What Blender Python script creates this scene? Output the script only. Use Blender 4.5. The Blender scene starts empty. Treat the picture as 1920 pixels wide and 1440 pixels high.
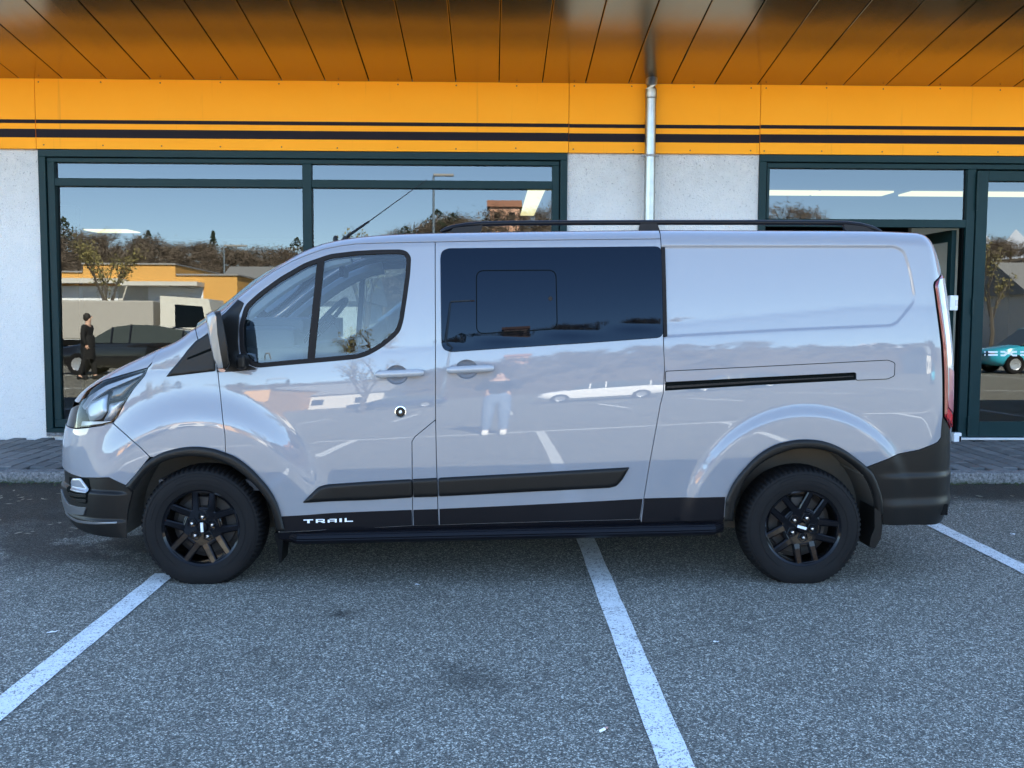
import bpy, bmesh, math, random
import numpy as np
from math import radians, sin, cos, pi, tan, atan2, hypot
from mathutils import Vector, Matrix
from mathutils.geometry import delaunay_2d_cdt
random.seed(7); rng = np.random.default_rng(7)
scene = bpy.context.scene
COL = scene.collection
# ------------------------------------------------------------------ camera, sky, sun, exposure
CAM_F, CAM_YAW, CAM_PITCH, CAM_ROLL, CAM_H = 1880.0, 1.1, -4.35, 0.25, 1.513
cd = bpy.data.cameras.new('camera'); cam = bpy.data.objects.new('camera', cd); COL.objects.link(cam)
cd.sensor_width = 36; cd.lens = CAM_F/1920*36; cd.clip_start = .05; cd.clip_end = 9000
CAM_R = Matrix.Rotation(-radians(CAM_YAW),3,'Z') @ Matrix.Rotation(radians(90+CAM_PITCH),3,'X') @ Matrix.Rotation(radians(CAM_ROLL),3,'Z')
cam.matrix_world = Matrix.Translation((0,0,CAM_H)) @ CAM_R.to_4x4()
scene.camera = cam
SUN_EL, SUN_AZ = radians(37), radians(14)          # azimuth from +Y (behind the building) towards +X
w = bpy.data.worlds.new('World'); scene.world = w; w.use_nodes = True
wn = w.node_tree.nodes; sky = wn.new('ShaderNodeTexSky'); sky.sky_type = 'NISHITA'; sky.sun_disc = False
sky.sun_elevation = SUN_EL; sky.sun_rotation = SUN_AZ; sky.air_density = .75; sky.dust_density = 0.0; sky.ozone_density = 2.0; sky.altitude = 900
bg = wn['Background']; bg.inputs['Strength'].default_value = .095
w.node_tree.links.new(sky.outputs[0], bg.inputs[0])
ld = bpy.data.lights.new('sun','SUN'); ld.energy = 5.0; ld.angle = radians(.5); ld.color = (1,.95,.87)
sun = bpy.data.objects.new('sun', ld); COL.objects.link(sun)
sdir = Vector((sin(SUN_AZ)*cos(SUN_EL), cos(SUN_AZ)*cos(SUN_EL), sin(SUN_EL)))
sun.rotation_euler = sdir.to_track_quat('Z','Y').to_euler(); sun.location = (0,0,40)
vs = scene.view_settings; vs.view_transform = 'Standard'; vs.look = 'None'; vs.gamma = 1; vs.use_curve_mapping = False; vs.exposure = 3.58
if hasattr(vs,'use_white_balance'): vs.use_white_balance = True; vs.white_balance_temperature = 7150; vs.white_balance_tint = 5   # the photograph is balanced for open shade
scene.cycles.max_bounces = 10; scene.cycles.transparent_max_bounces = 12; scene.cycles.glossy_bounces = 6; scene.cycles.diffuse_bounces = 4
scene.cycles.use_denoising = True; scene.cycles.sample_clamp_indirect = 6
CR = np.array(CAM_R); CC = np.array([0,0,CAM_H])
def ray(px,py): return CR @ np.array([(px-960)/CAM_F,(720-py)/CAM_F,-1.0])
def onY(px,py,Y):
    d = ray(px,py); return CC + d*(Y/d[1])
def onZ(px,py,Z=0.0):
    d = ray(px,py); return CC + d*((Z-CAM_H)/d[2])
def proj(p):
    q = (np.asarray(p,float)-CC) @ CR
    return np.stack([960+CAM_F*q[...,0]/-q[...,2], 720-CAM_F*q[...,1]/-q[...,2]],-1)
# ------------------------------------------------------------------ helpers
def link(o, parent=None):
    COL.objects.link(o)
    if parent is not None: o.parent = parent
    return o
def tag(o, label=None, cat=None, group=None, kind=None):
    if label: o['label'] = label
    if cat: o['category'] = cat
    if group: o['group'] = group
    if kind: o['kind'] = kind
    return o
def empty(name, loc, label, cat, group=None, rz=0):
    o = bpy.data.objects.new(name, None); o.location = loc; o.rotation_euler[2] = rz; o.empty_display_size = .2
    link(o); return tag(o, label, cat, group)
def mobj(name, V, F, mats, parent=None, smooth=False, normals=None, fm=None, loc=None):
    me = bpy.data.meshes.new(name); me.from_pydata([tuple(map(float,v)) for v in V], [], [tuple(int(i) for i in f) for f in F])
    for m in (mats if isinstance(mats,(list,tuple)) else [mats]): me.materials.append(m)
    if fm is not None: me.polygons.foreach_set('material_index', np.array(fm,np.int32))
    if smooth or normals is not None: me.polygons.foreach_set('use_smooth', np.ones(len(me.polygons),bool))
    me.update()
    if normals is not None: me.normals_split_custom_set_from_vertices([tuple(map(float,n)) for n in normals])
    o = bpy.data.objects.new(name, me)
    if loc is not None: o.location = loc
    return link(o, parent)
class MB:
    """collects simple solids for ONE mesh"""
    def __init__(s): s.V=[]; s.F=[]; s.M=[]
    def add(s, V, F, m=0):
        b=len(s.V); s.V += [tuple(v) for v in V]; s.F += [tuple(b+i for i in f) for f in F]; s.M += [m]*len(F); return s
    def box(s, a, b, m=0, bev=0):
        x0,y0,z0 = [min(p,q) for p,q in zip(a,b)]; x1,y1,z1 = [max(p,q) for p,q in zip(a,b)]
        if not bev:
            V=[(x0,y0,z0),(x1,y0,z0),(x1,y1,z0),(x0,y1,z0),(x0,y0,z1),(x1,y0,z1),(x1,y1,z1),(x0,y1,z1)]
            return s.add(V,[(0,3,2,1),(4,5,6,7),(0,1,5,4),(1,2,6,5),(2,3,7,6),(3,0,4,7)],m)
        bm = bmesh.new(); r = bmesh.ops.create_cube(bm,size=1)
        for v in bm.verts: v.co = ((v.co.x+.5)*(x1-x0)+x0,(v.co.y+.5)*(y1-y0)+y0,(v.co.z+.5)*(z1-z0)+z0)
        bmesh.ops.bevel(bm,geom=bm.edges[:],offset=bev,segments=2,affect='EDGES',profile=.5)
        bm.verts.index_update(); s.add([tuple(v.co) for v in bm.verts],[tuple(v.index for v in f.verts) for f in bm.faces],m); bm.free(); return s
    def tube(s, pts, r, n=8, m=0, cap=True, flat=1.0):
        pts=[Vector(p) for p in pts]; k=len(pts); rs = r if isinstance(r,(list,tuple)) else [r]*k
        V=[]; F=[]; up=Vector((0,0,1))
        for i,p in enumerate(pts):
            t=(pts[min(i+1,k-1)]-pts[max(i-1,0)]).normalized()
            a=t.cross(up if abs(t.z)<.95 else Vector((1,0,0))).normalized(); b=a.cross(t).normalized()
            for j in range(n):
                q=2*pi*j/n; V.append(p+a*cos(q)*rs[i]+b*sin(q)*rs[i]*flat)
        for i in range(k-1):
            for j in range(n):
                F.append((i*n+j,i*n+(j+1)%n,(i+1)*n+(j+1)%n,(i+1)*n+j))
        if cap: F += [tuple(range(n-1,-1,-1)), tuple((k-1)*n+j for j in range(n))]
        return s.add(V,F,m)
    def lathe(s, prof, n=32, axis='Y', c=(0,0,0), m=0, close=False):
        """prof: (r, h) pairs, turned about an axis through c"""
        V=[];F=[];k=len(prof)
        for j in range(n):
            q=2*pi*j/n
            for r,h in prof:
                p={'Y':(r*cos(q),h,r*sin(q)),'Z':(r*cos(q),r*sin(q),h),'X':(h,r*cos(q),r*sin(q))}[axis]
                V.append((p[0]+c[0],p[1]+c[1],p[2]+c[2]))
        for j in range(n):
            for i in range(k-1+(1 if close else 0)):
                i2=(i+1)%k; j2=(j+1)%n
                F.append((j*k+i,j*k+i2,j2*k+i2,j2*k+i) if axis!='Y' else (j*k+i,j2*k+i,j2*k+i2,j*k+i2))
        return s.add(V,F,m)
    def prism(s, poly, h0, h1, axis='Y', m=0):
        n=len(poly)
        f={'Y':lambda u,v,h:(u,h,v),'X':lambda u,v,h:(h,u,v),'Z':lambda u,v,h:(u,v,h)}[axis]
        V=[f(u,v,h0) for u,v in poly]+[f(u,v,h1) for u,v in poly]
        F=[tuple(range(n)),tuple(range(2*n-1,n-1,-1))]+[(i,i+n,(i+1)%n+n,(i+1)%n) for i in range(n)]
        return s.add(V,F,m)
    def xf(s, M, start=0):
        s.V[start:] = [tuple(M @ Vector(v)) for v in s.V[start:]]; return s
    def build(s, name, mats, parent=None, smooth=False, loc=None, fixn=True, angle=35):
        o = mobj(name, s.V, s.F, mats, parent, smooth=smooth, fm=s.M, loc=loc)
        if fixn:
            bm=bmesh.new(); bm.from_mesh(o.data); bmesh.ops.recalc_face_normals(bm,faces=bm.faces[:]); bm.to_mesh(o.data); bm.free()
        if smooth: o.data.set_sharp_from_angle(angle=radians(angle))
        return o
def copy_tree(o, parent=None):
    c=o.copy(); COL.objects.link(c); c.parent=parent
    for ch in list(o.children): copy_tree(ch,c)
    return c
# ------------------------------------------------------------------ materials
class NT:
    def __init__(s, name):
        s.m=bpy.data.materials.new(name); s.m.use_nodes=True; s.t=s.m.node_tree; s.b=s.t.nodes['Principled BSDF']; s.out=s.t.nodes['Material Output']
    def n(s, typ, **kw):
        nd=s.t.nodes.new('ShaderNode'+typ)
        for k,v in kw.items():
            if k in nd.inputs.keys(): s.set(nd.inputs[k],v)
            elif isinstance(v,bpy.types.NodeSocket): s.t.links.new(v, nd.inputs[k])
            else: setattr(nd,k,v)
        return nd
    def set(s, sock, v):
        if isinstance(v,bpy.types.NodeSocket): s.t.links.new(v,sock)
        else: sock.default_value = (tuple(v)+(1,) if isinstance(v,(tuple,list)) and len(v)==3 and sock.type=='RGBA' else v)
    def p(s, **kw):
        for k,v in kw.items(): s.set(s.b.inputs[k.replace('_',' ')],v)
        return s
    def obj(s): return s.n('TexCoord').outputs['Object']
    def pos(s): return s.n('NewGeometry').outputs['Position']
    def noise(s, vec, scale, detail=3, rough=.55, dist=0): return s.n('TexNoise',Vector=vec,Scale=scale,Detail=detail,Roughness=rough,Distortion=dist).outputs['Fac']
    def vor(s, vec, scale, out='Color', feature='F1'): return s.n('TexVoronoi',Vector=vec,Scale=scale,feature=feature).outputs[out]
    def ramp(s, fac, *stops):
        r=s.n('ValToRGB',Fac=fac).color_ramp
        while len(r.elements)<len(stops): r.elements.new(.5)
        for e,(pz,c) in zip(r.elements,stops):
            e.position=pz; e.color=tuple(c)+(1,) if isinstance(c,(tuple,list)) else (c,c,c,1)
        return s.t.nodes[-1].outputs['Color']
    def math(s, op, a, b=0.0, clamp=False):
        nd=s.n('Math'); nd.operation=op; nd.use_clamp=clamp; s.set(nd.inputs[0],a); s.set(nd.inputs[1],b); return nd.outputs[0]
    def mix(s, fac, a, b, mode='MIX'):
        nd=s.n('Mix'); nd.data_type='RGBA'; nd.blend_type=mode; s.set(nd.inputs['Factor'],fac) if 0 else s.set(nd.inputs[0],fac); s.set(nd.inputs[6],a); s.set(nd.inputs[7],b); return nd.outputs[2]
    def bump(s, h, strength=.3, dist=.01): 
        nd=s.n('Bump',Height=h,Strength=strength,Distance=dist); s.set(s.b.inputs['Normal'],nd.outputs[0]); return s
def simple(name, col, rough=.5, metal=0, coat=0, emit=None, es=0, var=.12, vs_=6, spec=None, ior=None, bumps=0, bscale=200):
    t=NT(name); v=t.obj(); nz=t.noise(v,vs_,4)
    t.p(Base_Color=t.mix(nz,[c*(1-var) for c in col],[min(1,c*(1+var)) for c in col]),Roughness=t.math('MULTIPLY_ADD',nz,.1,clamp=False) if 0 else rough,Metallic=metal)
    if coat: t.p(Coat_Weight=coat,Coat_Roughness=.02)
    if emit: t.p(Emission_Color=emit,Emission_Strength=es)
    if spec is not None: t.p(Specular_IOR_Level=spec)
    if ior: t.p(IOR=ior)
    if bumps: t.bump(t.noise(v,bscale,2),bumps,.002)
    return t.m
def m_asphalt():
    t=NT('asphalt'); v=t.pos()
    c=t.n('TexVoronoi',Vector=v,Scale=205.0); cell=t.n('SeparateColor',Color=c.outputs['Color']).outputs[0]
    c2=t.n('TexVoronoi',Vector=v,Scale=110.0); cell2=t.n('SeparateColor',Color=c2.outputs['Color']).outputs[1]
    grain=t.ramp(t.math('ADD',t.math('MULTIPLY',cell,.65),t.math('MULTIPLY',cell2,.35)),(.15,.044),(.42,.092),(.66,.152),(.93,.56))
    big=t.noise(v,.55,5,.6); mid=t.noise(v,3.0,4,.6)
    tone=t.math('ADD',t.math('MULTIPLY',big,.55),t.math('MULTIPLY',mid,.45))
    col=t.mix(1.0,grain,t.ramp(tone,(.3,(.84,.80,.68)),(.5,(1.04,1.0,.86)),(.72,(1.20,1.16,1.0))),'MULTIPLY')
    # damp, dirty strip along the kerb and left of the van, wheel stains
    sx=t.n('SeparateXYZ',Vector=v); X,Y=sx.outputs[0],sx.outputs[1]
    wob=t.math('MULTIPLY',t.math('SUBTRACT',t.noise(v,2.2,5,.65),.5),1.3)
    def band(val,lo,hi): return t.n('MapRange',Value=val,**{'From Min':lo,'From Max':hi}).outputs[0]
    strip=band(t.math('ADD',Y,t.math('MULTIPLY',wob,.9)),7.55,8.0)
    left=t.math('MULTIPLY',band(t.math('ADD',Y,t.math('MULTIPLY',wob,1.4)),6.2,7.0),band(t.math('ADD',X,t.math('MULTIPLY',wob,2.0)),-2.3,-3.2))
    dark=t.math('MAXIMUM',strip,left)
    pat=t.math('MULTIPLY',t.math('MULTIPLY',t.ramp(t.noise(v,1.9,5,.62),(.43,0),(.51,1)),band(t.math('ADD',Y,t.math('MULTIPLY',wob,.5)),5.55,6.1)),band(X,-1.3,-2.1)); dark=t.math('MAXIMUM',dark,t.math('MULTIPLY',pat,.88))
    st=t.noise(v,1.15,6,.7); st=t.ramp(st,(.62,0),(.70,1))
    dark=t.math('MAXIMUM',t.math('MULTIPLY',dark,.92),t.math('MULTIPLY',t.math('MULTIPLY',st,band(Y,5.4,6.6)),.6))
    # small oil spots
    for (px,py,r,k) in ((880,1272,.17,.55),(645,1150,.09,.7),(722,1320,.09,.45),(482,1218,.08,.45),(848,1250,.09,.45),(1395,1180,.08,.3)):
        q=onZ(px,py); d=t.n('VectorMath',operation='DISTANCE'); t.set(d.inputs[0],v); d.inputs[1].default_value=tuple(q)
        f=t.math('SUBTRACT',1.0,t.math('DIVIDE',t.math('ADD',d.outputs['Value'],t.math('MULTIPLY',t.math('SUBTRACT',t.noise(v,14,5,.75),.5),.30)),r),True)
        dark=t.math('MAXIMUM',dark,t.math('MULTIPLY',t.math('POWER',f,.6),k))
    col=t.mix(dark,col,t.mix(1.0,col,(.10,.095,.085),'MULTIPLY'))
    t.p(Base_Color=col,Roughness=t.math('SUBTRACT',.9,t.math('MULTIPLY',dark,.25)),Specular_IOR_Level=.35)
    h=t.math('ADD',c.outputs['Distance'],t.math('MULTIPLY',c2.outputs['Distance'],.6)); t.bump(h,.55,.006); return t.m
def m_line():
    t=NT('road_paint'); v=t.pos()
    c=t.n('TexVoronoi',Vector=v,Scale=120.0); cell=t.n('SeparateColor',Color=c.outputs['Color']).outputs[0]
    c3=t.n('SeparateColor',Color=t.n('TexVoronoi',Vector=v,Scale=210.0).outputs['Color']).outputs[1]
    wear=t.math('ADD',t.math('ADD',t.math('MULTIPLY',cell,.35),t.math('MULTIPLY',c3,.3)),t.math('MULTIPLY',t.noise(v,9,6,.75),.6))
    k=t.ramp(wear,(.70,0),(.86,1))
    pc=t.mix(t.noise(v,30,4),(.50,.52,.52),(.74,.76,.76))
    t.p(Base_Color=t.mix(k,pc,(.10,.10,.105)),Roughness=.75); t.bump(c.outputs['Distance'],.4,.005); return t.m
def m_roughcast():
    t=NT('roughcast_plaster'); v=t.pos()
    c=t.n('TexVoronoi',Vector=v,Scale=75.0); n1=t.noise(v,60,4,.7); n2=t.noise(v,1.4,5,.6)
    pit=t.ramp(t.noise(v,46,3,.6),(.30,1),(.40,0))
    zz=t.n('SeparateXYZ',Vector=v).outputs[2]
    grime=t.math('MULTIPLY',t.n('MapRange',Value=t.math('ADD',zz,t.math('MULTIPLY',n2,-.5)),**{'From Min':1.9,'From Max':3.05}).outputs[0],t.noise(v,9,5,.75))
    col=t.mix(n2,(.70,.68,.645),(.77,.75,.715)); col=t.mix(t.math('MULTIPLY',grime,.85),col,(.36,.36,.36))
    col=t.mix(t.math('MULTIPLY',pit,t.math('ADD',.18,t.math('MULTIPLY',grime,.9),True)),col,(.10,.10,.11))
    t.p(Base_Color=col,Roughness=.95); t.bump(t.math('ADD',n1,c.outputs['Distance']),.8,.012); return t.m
def m_orange():
    t=NT('orange_panel_paint'); v=t.pos(); n=t.noise(v,1.5,5,.6)
    sc=t.n('Mapping',Vector=v,Scale=(14,14,.5)).outputs[0]; streak=t.ramp(t.noise(sc,1.0,4,.7),(.62,0),(.75,1))
    col=t.mix(n,(.92,.325,.014),(.96,.37,.024)); col=t.mix(t.math('MULTIPLY',streak,.32),col,(.42,.17,.03))
    t.p(Base_Color=col,Roughness=.45,Specular_IOR_Level=.08); t.bump(t.noise(v,2.2,2),.05,.02); return t.m
def m_soffit():
    t=NT('soffit_metal'); v=t.pos(); n=t.noise(v,1.6,3,.5); d=t.noise(v,26,5,.75)
    sp=t.ramp(d,(.66,0),(.72,1))
    t.p(Base_Color=t.mix(t.math('MULTIPLY',sp,.35),(.37,.275,.155),(.09,.055,.03)),Metallic=.93,Roughness=t.math('ADD',.145,t.math('MULTIPLY',d,.10)))
    m2=t.n('Mapping',Vector=v,Scale=(1.6,.7,1)).outputs[0]
    t.bump(t.noise(m2,1.0,2),.16,.05); return t.m
def m_glass(name, fac, tint, add_rough=0.0, ior=1.5):
    t=NT(name); fr=t.n('Fresnel',IOR=ior).outputs[0]; f=t.math('ADD',fac,fr,True)
    gl=t.n('BsdfGlossy',Color=(.93,.97,1.0,1),Roughness=add_rough); tr=t.n('BsdfTransparent',Color=tuple(tint)+(1,))
    mx=t.n('MixShader'); t.set(mx.inputs[0],f); t.t.links.new(tr.outputs[0],mx.inputs[1]); t.t.links.new(gl.outputs[0],mx.inputs[2])
    t.t.links.new(mx.outputs[0],t.out.inputs[0]); return t.m
def m_paint(name, col, dirt=True):
    t=NT(name); v=t.obj(); n=t.noise(v,1.2,4,.6)
    z=t.n('SeparateXYZ',Vector=v).outputs[2]
    low=t.n('MapRange',Value=t.math('ADD',z,t.math('MULTIPLY',t.noise(v,7,5,.7),.25)),**{'From Min':.75,'From Max':.40}).outputs[0]
    c=t.mix(n,[q*.985 for q in col],[q*1.015 for q in col])
    if dirt: c=t.mix(t.math('MULTIPLY',low,.36),c,(.30,.29,.27))
    t.p(Base_Color=c,Roughness=.42,Coat_Weight=1.0,Coat_Roughness=.012,Coat_IOR=1.56,Specular_IOR_Level=.3)
    return t.m
def m_paver():
    t=NT('concrete_paver'); v=t.obj(); inf=t.n('ObjectInfo').outputs['Random']; n=t.noise(t.pos(),22,5,.7); b=t.noise(t.pos(),.9,4)
    c=t.mix(inf,(.105,.108,.108),(.175,.176,.175)); c=t.mix(1.0,c,t.ramp(t.math('ADD',t.math('MULTIPLY',n,.6),t.math('MULTIPLY',b,.4)),(.3,.62),(.7,1.15)),'MULTIPLY')
    t.p(Base_Color=c,Roughness=.9); t.bump(n,.4,.004); return t.m
def m_kerb():
    t=NT('kerb_stone'); v=t.pos(); n=t.noise(v,38,5,.75); g=t.noise(v,3,4); z=t.n('SeparateXYZ',Vector=v).outputs[2]
    c=t.ramp(n,(.34,.045),(.52,.17),(.72,.34)); moss=t.n('MapRange',Value=t.math('ADD',z,t.math('MULTIPLY',g,.08)),**{'From Min':.09,'From Max':.03}).outputs[0]
    c=t.mix(t.math('MULTIPLY',moss,.75),c,(.045,.055,.025)); t.p(Base_Color=c,Roughness=.95); t.bump(n,.7,.008); return t.m
def m_tyre():
    t=NT('tyre_rubber'); v=t.obj(); n=t.noise(v,9,5,.7)
    t.p(Base_Color=t.mix(n,(.005,.005,.0055),(.0105,.0100,.0105)),Roughness=.68,Specular_IOR_Level=.15); t.bump(t.noise(v,120,2),.15,.002); return t.m
M={}
M['asphalt']=m_asphalt(); M['line']=m_line(); M['wall']=m_roughcast(); M['orange']=m_orange(); M['soffit']=m_soffit()
M['paver']=m_paver(); M['kerb']=m_kerb(); M['tyre']=m_tyre()
M['shopglass']=m_glass('shop_glass',.030,(.40,.45,.44)); M['carglass']=m_glass('car_glass',.005,(.64,.77,.83)); M['clear']=m_glass('clear_lens',.0,(.80,.82,.84),ior=1.28)
M['paint']=m_paint('grey_body_paint',(.182,.190,.214))
M['stripe']=simple('dark_stripe_paint',(.012,.009,.013),.5,spec=.08)
M['frame']=simple('green_window_frame',(.006,.026,.028),.42,spec=.14,var=.15)
M['groove']=simple('dark_gasket',(.002,.003,.003),.7,spec=.05)
M['zinc']=simple('galvanised_pipe',(.34,.36,.365),.34,metal=1,var=.22,vs_=14)
M['blackplastic']=simple('black_cladding',(.0065,.0062,.006),.38,var=.15,bumps=.06,bscale=900,spec=.21)
M['satinblack']=simple('satin_black',(.004,.004,.006),.32,var=.1,spec=.22)
M['glossblack']=simple('gloss_black_rim',(.004,.004,.0055),.10,spec=.26)
M['darkglass']=simple('privacy_glass',(.001,.0015,.003),.015,spec=.20,ior=1.47,var=.0); M['darkglass'].node_tree.nodes['Principled BSDF'].inputs['Specular Tint'].default_value=(.50,.70,1.0,1)
M['fogglass']=simple('fog_lamp_glass',(.24,.25,.27),.12,coat=1,metal=.1)
M['smoke']=simple('smoked_lamp',(.02,.021,.023),.15,coat=1)
M['pale_bumper']=simple('bumper_reflection',(.16,.165,.17),.3,metal=.5)  # pale tone standing in for bright surroundings mirrored in the black bumper
M['rubber']=simple('window_rubber',(.009,.0080,.0085),.5,spec=.12)
M['liner']=simple('dark_liner',(.006,.006,.006),.85,spec=.08)
M['well']=simple('wheel_well_felt',(.13,.115,.095),.9)
M['chrome']=simple('chrome',(.80,.81,.83),.10,metal=1,var=.03)
M['silver']=simple('silver_plastic',(.42,.44,.47),.28,metal=.6,coat=.4)
M['cover']=simple('mirror_cover_paint',(.17,.175,.18),.25,coat=1.0,metal=.2)
M['mirror']=simple('mirror_glass',(.85,.87,.9),.02,metal=1,var=0)
M['red']=simple('red_lens',(.42,.008,.012),.10,coat=1.0,var=.2)
M['darkred']=simple('dark_red_lens',(.16,.004,.010),.10,coat=1.0,var=.2)
M['palelens']=simple('pale_lens',(.30,.30,.32),.14,coat=.6,metal=.25,var=.15,vs_=30)
M['handle']=simple('sky_lit_handle_paint',(.27,.275,.29),.25,coat=1,var=.02)  # body colour made lighter, sky light on the upward face put into it
M['pinklens']=simple('pink_lens',(.30,.10,.11),.15,coat=.6,var=.3,vs_=40)
M['amber']=simple('amber_lens',(.30,.15,.12),.15,coat=1)
M['white']=simple('white_plastic',(.72,.73,.75),.4)
M['letter']=simple('white_lettering',(.80,.81,.83),.35,var=.02)
M['decal']=simple('white_decal',(.72,.74,.76),.5,var=.03)
M['cabin']=simple('cabin_trim',(.055,.058,.065),.7)
M['cabinlight']=simple('cabin_light_trim',(.30,.31,.33),.75)
M['alu']=simple('aluminium_strip',(.62,.64,.67),.35,metal=.8)
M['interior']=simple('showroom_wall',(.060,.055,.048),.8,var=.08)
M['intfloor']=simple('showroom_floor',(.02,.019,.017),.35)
M['beige']=simple('beige_partition',(.50,.44,.36),.8)
M['intdark']=simple('dark_board',(.02,.018,.016),.6)
M['lamp']=simple('lit_ceiling_panel',(.4,.38,.3),.5,emit=(1,.86,.50,1),es=.17)
M['iron']=simple('rusty_iron',(.045,.040,.037),.6)
M['parapet']=simple('parapet_metal',(.25,.24,.23),.5)

# ---- van body surface (pure numpy) ----
XV, YV, WH = 0.062, 6.385, 0.31
WB = 1.65
_TH = np.array([[.10,-6],[.20,-5],[.45,-3.2],[.69,-1.8],[.84,-.4],[.95,1.1],[1.05,2.3],[1.155,4.2],[1.25,5.4],[1.318,6.0],[1.328,8.5],[1.336,8.5],[1.348,4.1],[1.5,5.5],[1.7,7.2],[1.85,8.5],[2.1,9.5]])
_zz = np.linspace(.1,2.1,2001)
_th = np.tan(np.radians(np.interp(_zz,_TH[:,0],_TH[:,1])))
_k = np.ones(15)/15; _th = np.convolve(np.pad(_th,7,mode='edge'),_k,'valid')
_B = -np.concatenate([[0],np.cumsum((_th[1:]+_th[:-1])/2*np.diff(_zz))]); _B += .992-np.interp(.85,_zz,_B)
def sell(p,q,n=600):
    ph = np.linspace(0,np.pi/2,n); x = np.sin(ph)**(2/p); w = np.cos(ph)**(2/q)
    w[-1] = 0; s = np.concatenate([[0],np.cumsum(np.hypot(np.diff(x),np.diff(w)))]); return s/s[-1],x,w
FS,FX,FW = sell(4.6,2.3)
RS,RX,RW = sell(3.0,3.0)
A0,A1 = -1.72,-3.0    # chart start of the front corner, chart end on the centreline
R0,R1 = 2.30,3.45
XN = np.array([[.10,-2.36],[.205,-2.48],[.252,-2.564],[.312,-2.619],[.371,-2.634],[.469,-2.642],[.553,-2.643],[.607,-2.647],[.713,-2.642],[.763,-2.63],[.859,-2.604],[.93,-2.587],[1.05,-2.527],[1.3,-2.237],[2.1,-2.187]])
XR = np.array([[.10,2.50],[.25,2.54],[.31,2.56],[.35,2.60],[.391,2.635],[.431,2.651],[.472,2.637],[.634,2.643],[.823,2.644],[.905,2.649],[1.181,2.638],[1.319,2.621],[1.57,2.574],[1.664,2.549],[1.753,2.526],[1.829,2.494],[1.885,2.459],[1.927,2.43],[2.1,2.28]])
ZT = np.array([[-3.0,.925],[-2.548,.932],[-2.22,1.16],[-2.059,1.239],[-1.946,1.285],[-1.806,1.326],[-1.65,1.424],[-1.542,1.499],[-1.37,1.649],[-1.23,1.749],[-1.09,1.831],[-.999,1.866],[-.811,1.899],[-.601,1.915],[-.321,1.924],[.158,1.933],[.846,1.944],[1.374,1.946],[2.057,1.95],[2.304,1.942],[2.654,1.929],[3.052,1.925],[3.45,1.922]])
RR = .085
def sstep(e0,e1,v):
    t = np.clip((v-e0)/(e1-e0),0,1); return t*t*t*(t*(6*t-15)+10)
def ztop(a): return np.interp(a,ZT[:,0],ZT[:,1])
def S(a,z,d=0.0,raw=False):
    a = np.asarray(a,float); z = np.asarray(z,float); a,z = np.broadcast_arrays(a,z)
    zt = ztop_s(a)
    tf = np.clip((A0-a)/(A0-A1),0,1); tr = np.clip((a-R0)/(R1-R0),0,1)
    xn = np.interp(z,XNs[:,0],XNs[:,1]); xr = np.interp(z,XRs[:,0],XRs[:,1])
    x = np.where(a<A0, A0+(xn-A0)*np.interp(tf,FS,FX), np.where(a>R0, R0+(xr-R0)*np.interp(tr,RS,RX), a))
    pf = np.interp(tf,FS,FW)*np.interp(tr,RS,RW)
    zeta = z-.095*np.clip(x,-2,2)
    w = np.interp(zeta,_zz,_B)-x*x/70
    rr = np.hypot(x-WB,z-WH); w = w+.020*sstep(.70,.60,rr)*(1-sstep(2.12,2.32,x)*sstep(.80,.66,z))
    rf = np.hypot(x+WB,z-WH); w = w+.026*sstep(.78,.54,rf)
    w = w*pf
    t = np.clip((z-(zt-RR))/RR,0,.985)
    w = w-RR*.95*(1-np.sqrt(1-t*t))*np.clip(pf*1.4,0,1)
    return np.stack([x,np.maximum(w,0) if raw else w,z],-1)
def smooth_tab(T,n=400,k=25):
    xs = np.linspace(T[0,0],T[-1,0],n); ys = np.interp(xs,T[:,0],T[:,1])
    for _ in range(2): ys = np.convolve(np.pad(ys,k//2,mode='reflect',reflect_type='odd'),np.ones(k)/k,'valid')
    return np.stack([xs,ys],1)
def ztop_s(a): return np.interp(a,ZTs[:,0],ZTs[:,1])
def refresh():
    global ZTs,XNs,XRs
    ZTs = smooth_tab(ZT,500,13); XNs = smooth_tab(XN,300,21); XRs = smooth_tab(XR,300,15)
refresh()
def SN(a,z,e=.004):
    du = S(a+e,z)-S(a-e,z); dv = S(a,z+e)-S(a,z-e); n = np.cross(dv,du)   # local frame: x, w(outward), z
    L = np.linalg.norm(n,axis=-1,keepdims=True); n = n/np.maximum(L,1e-9); s = np.sign(n[...,1:2]); s[s==0] = 1
    return n*np.where(n[...,1:2]*1>=0,1,-1)
def W3(p): return np.stack([p[...,0]+XV,YV-p[...,1],p[...,2]],-1)
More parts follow.
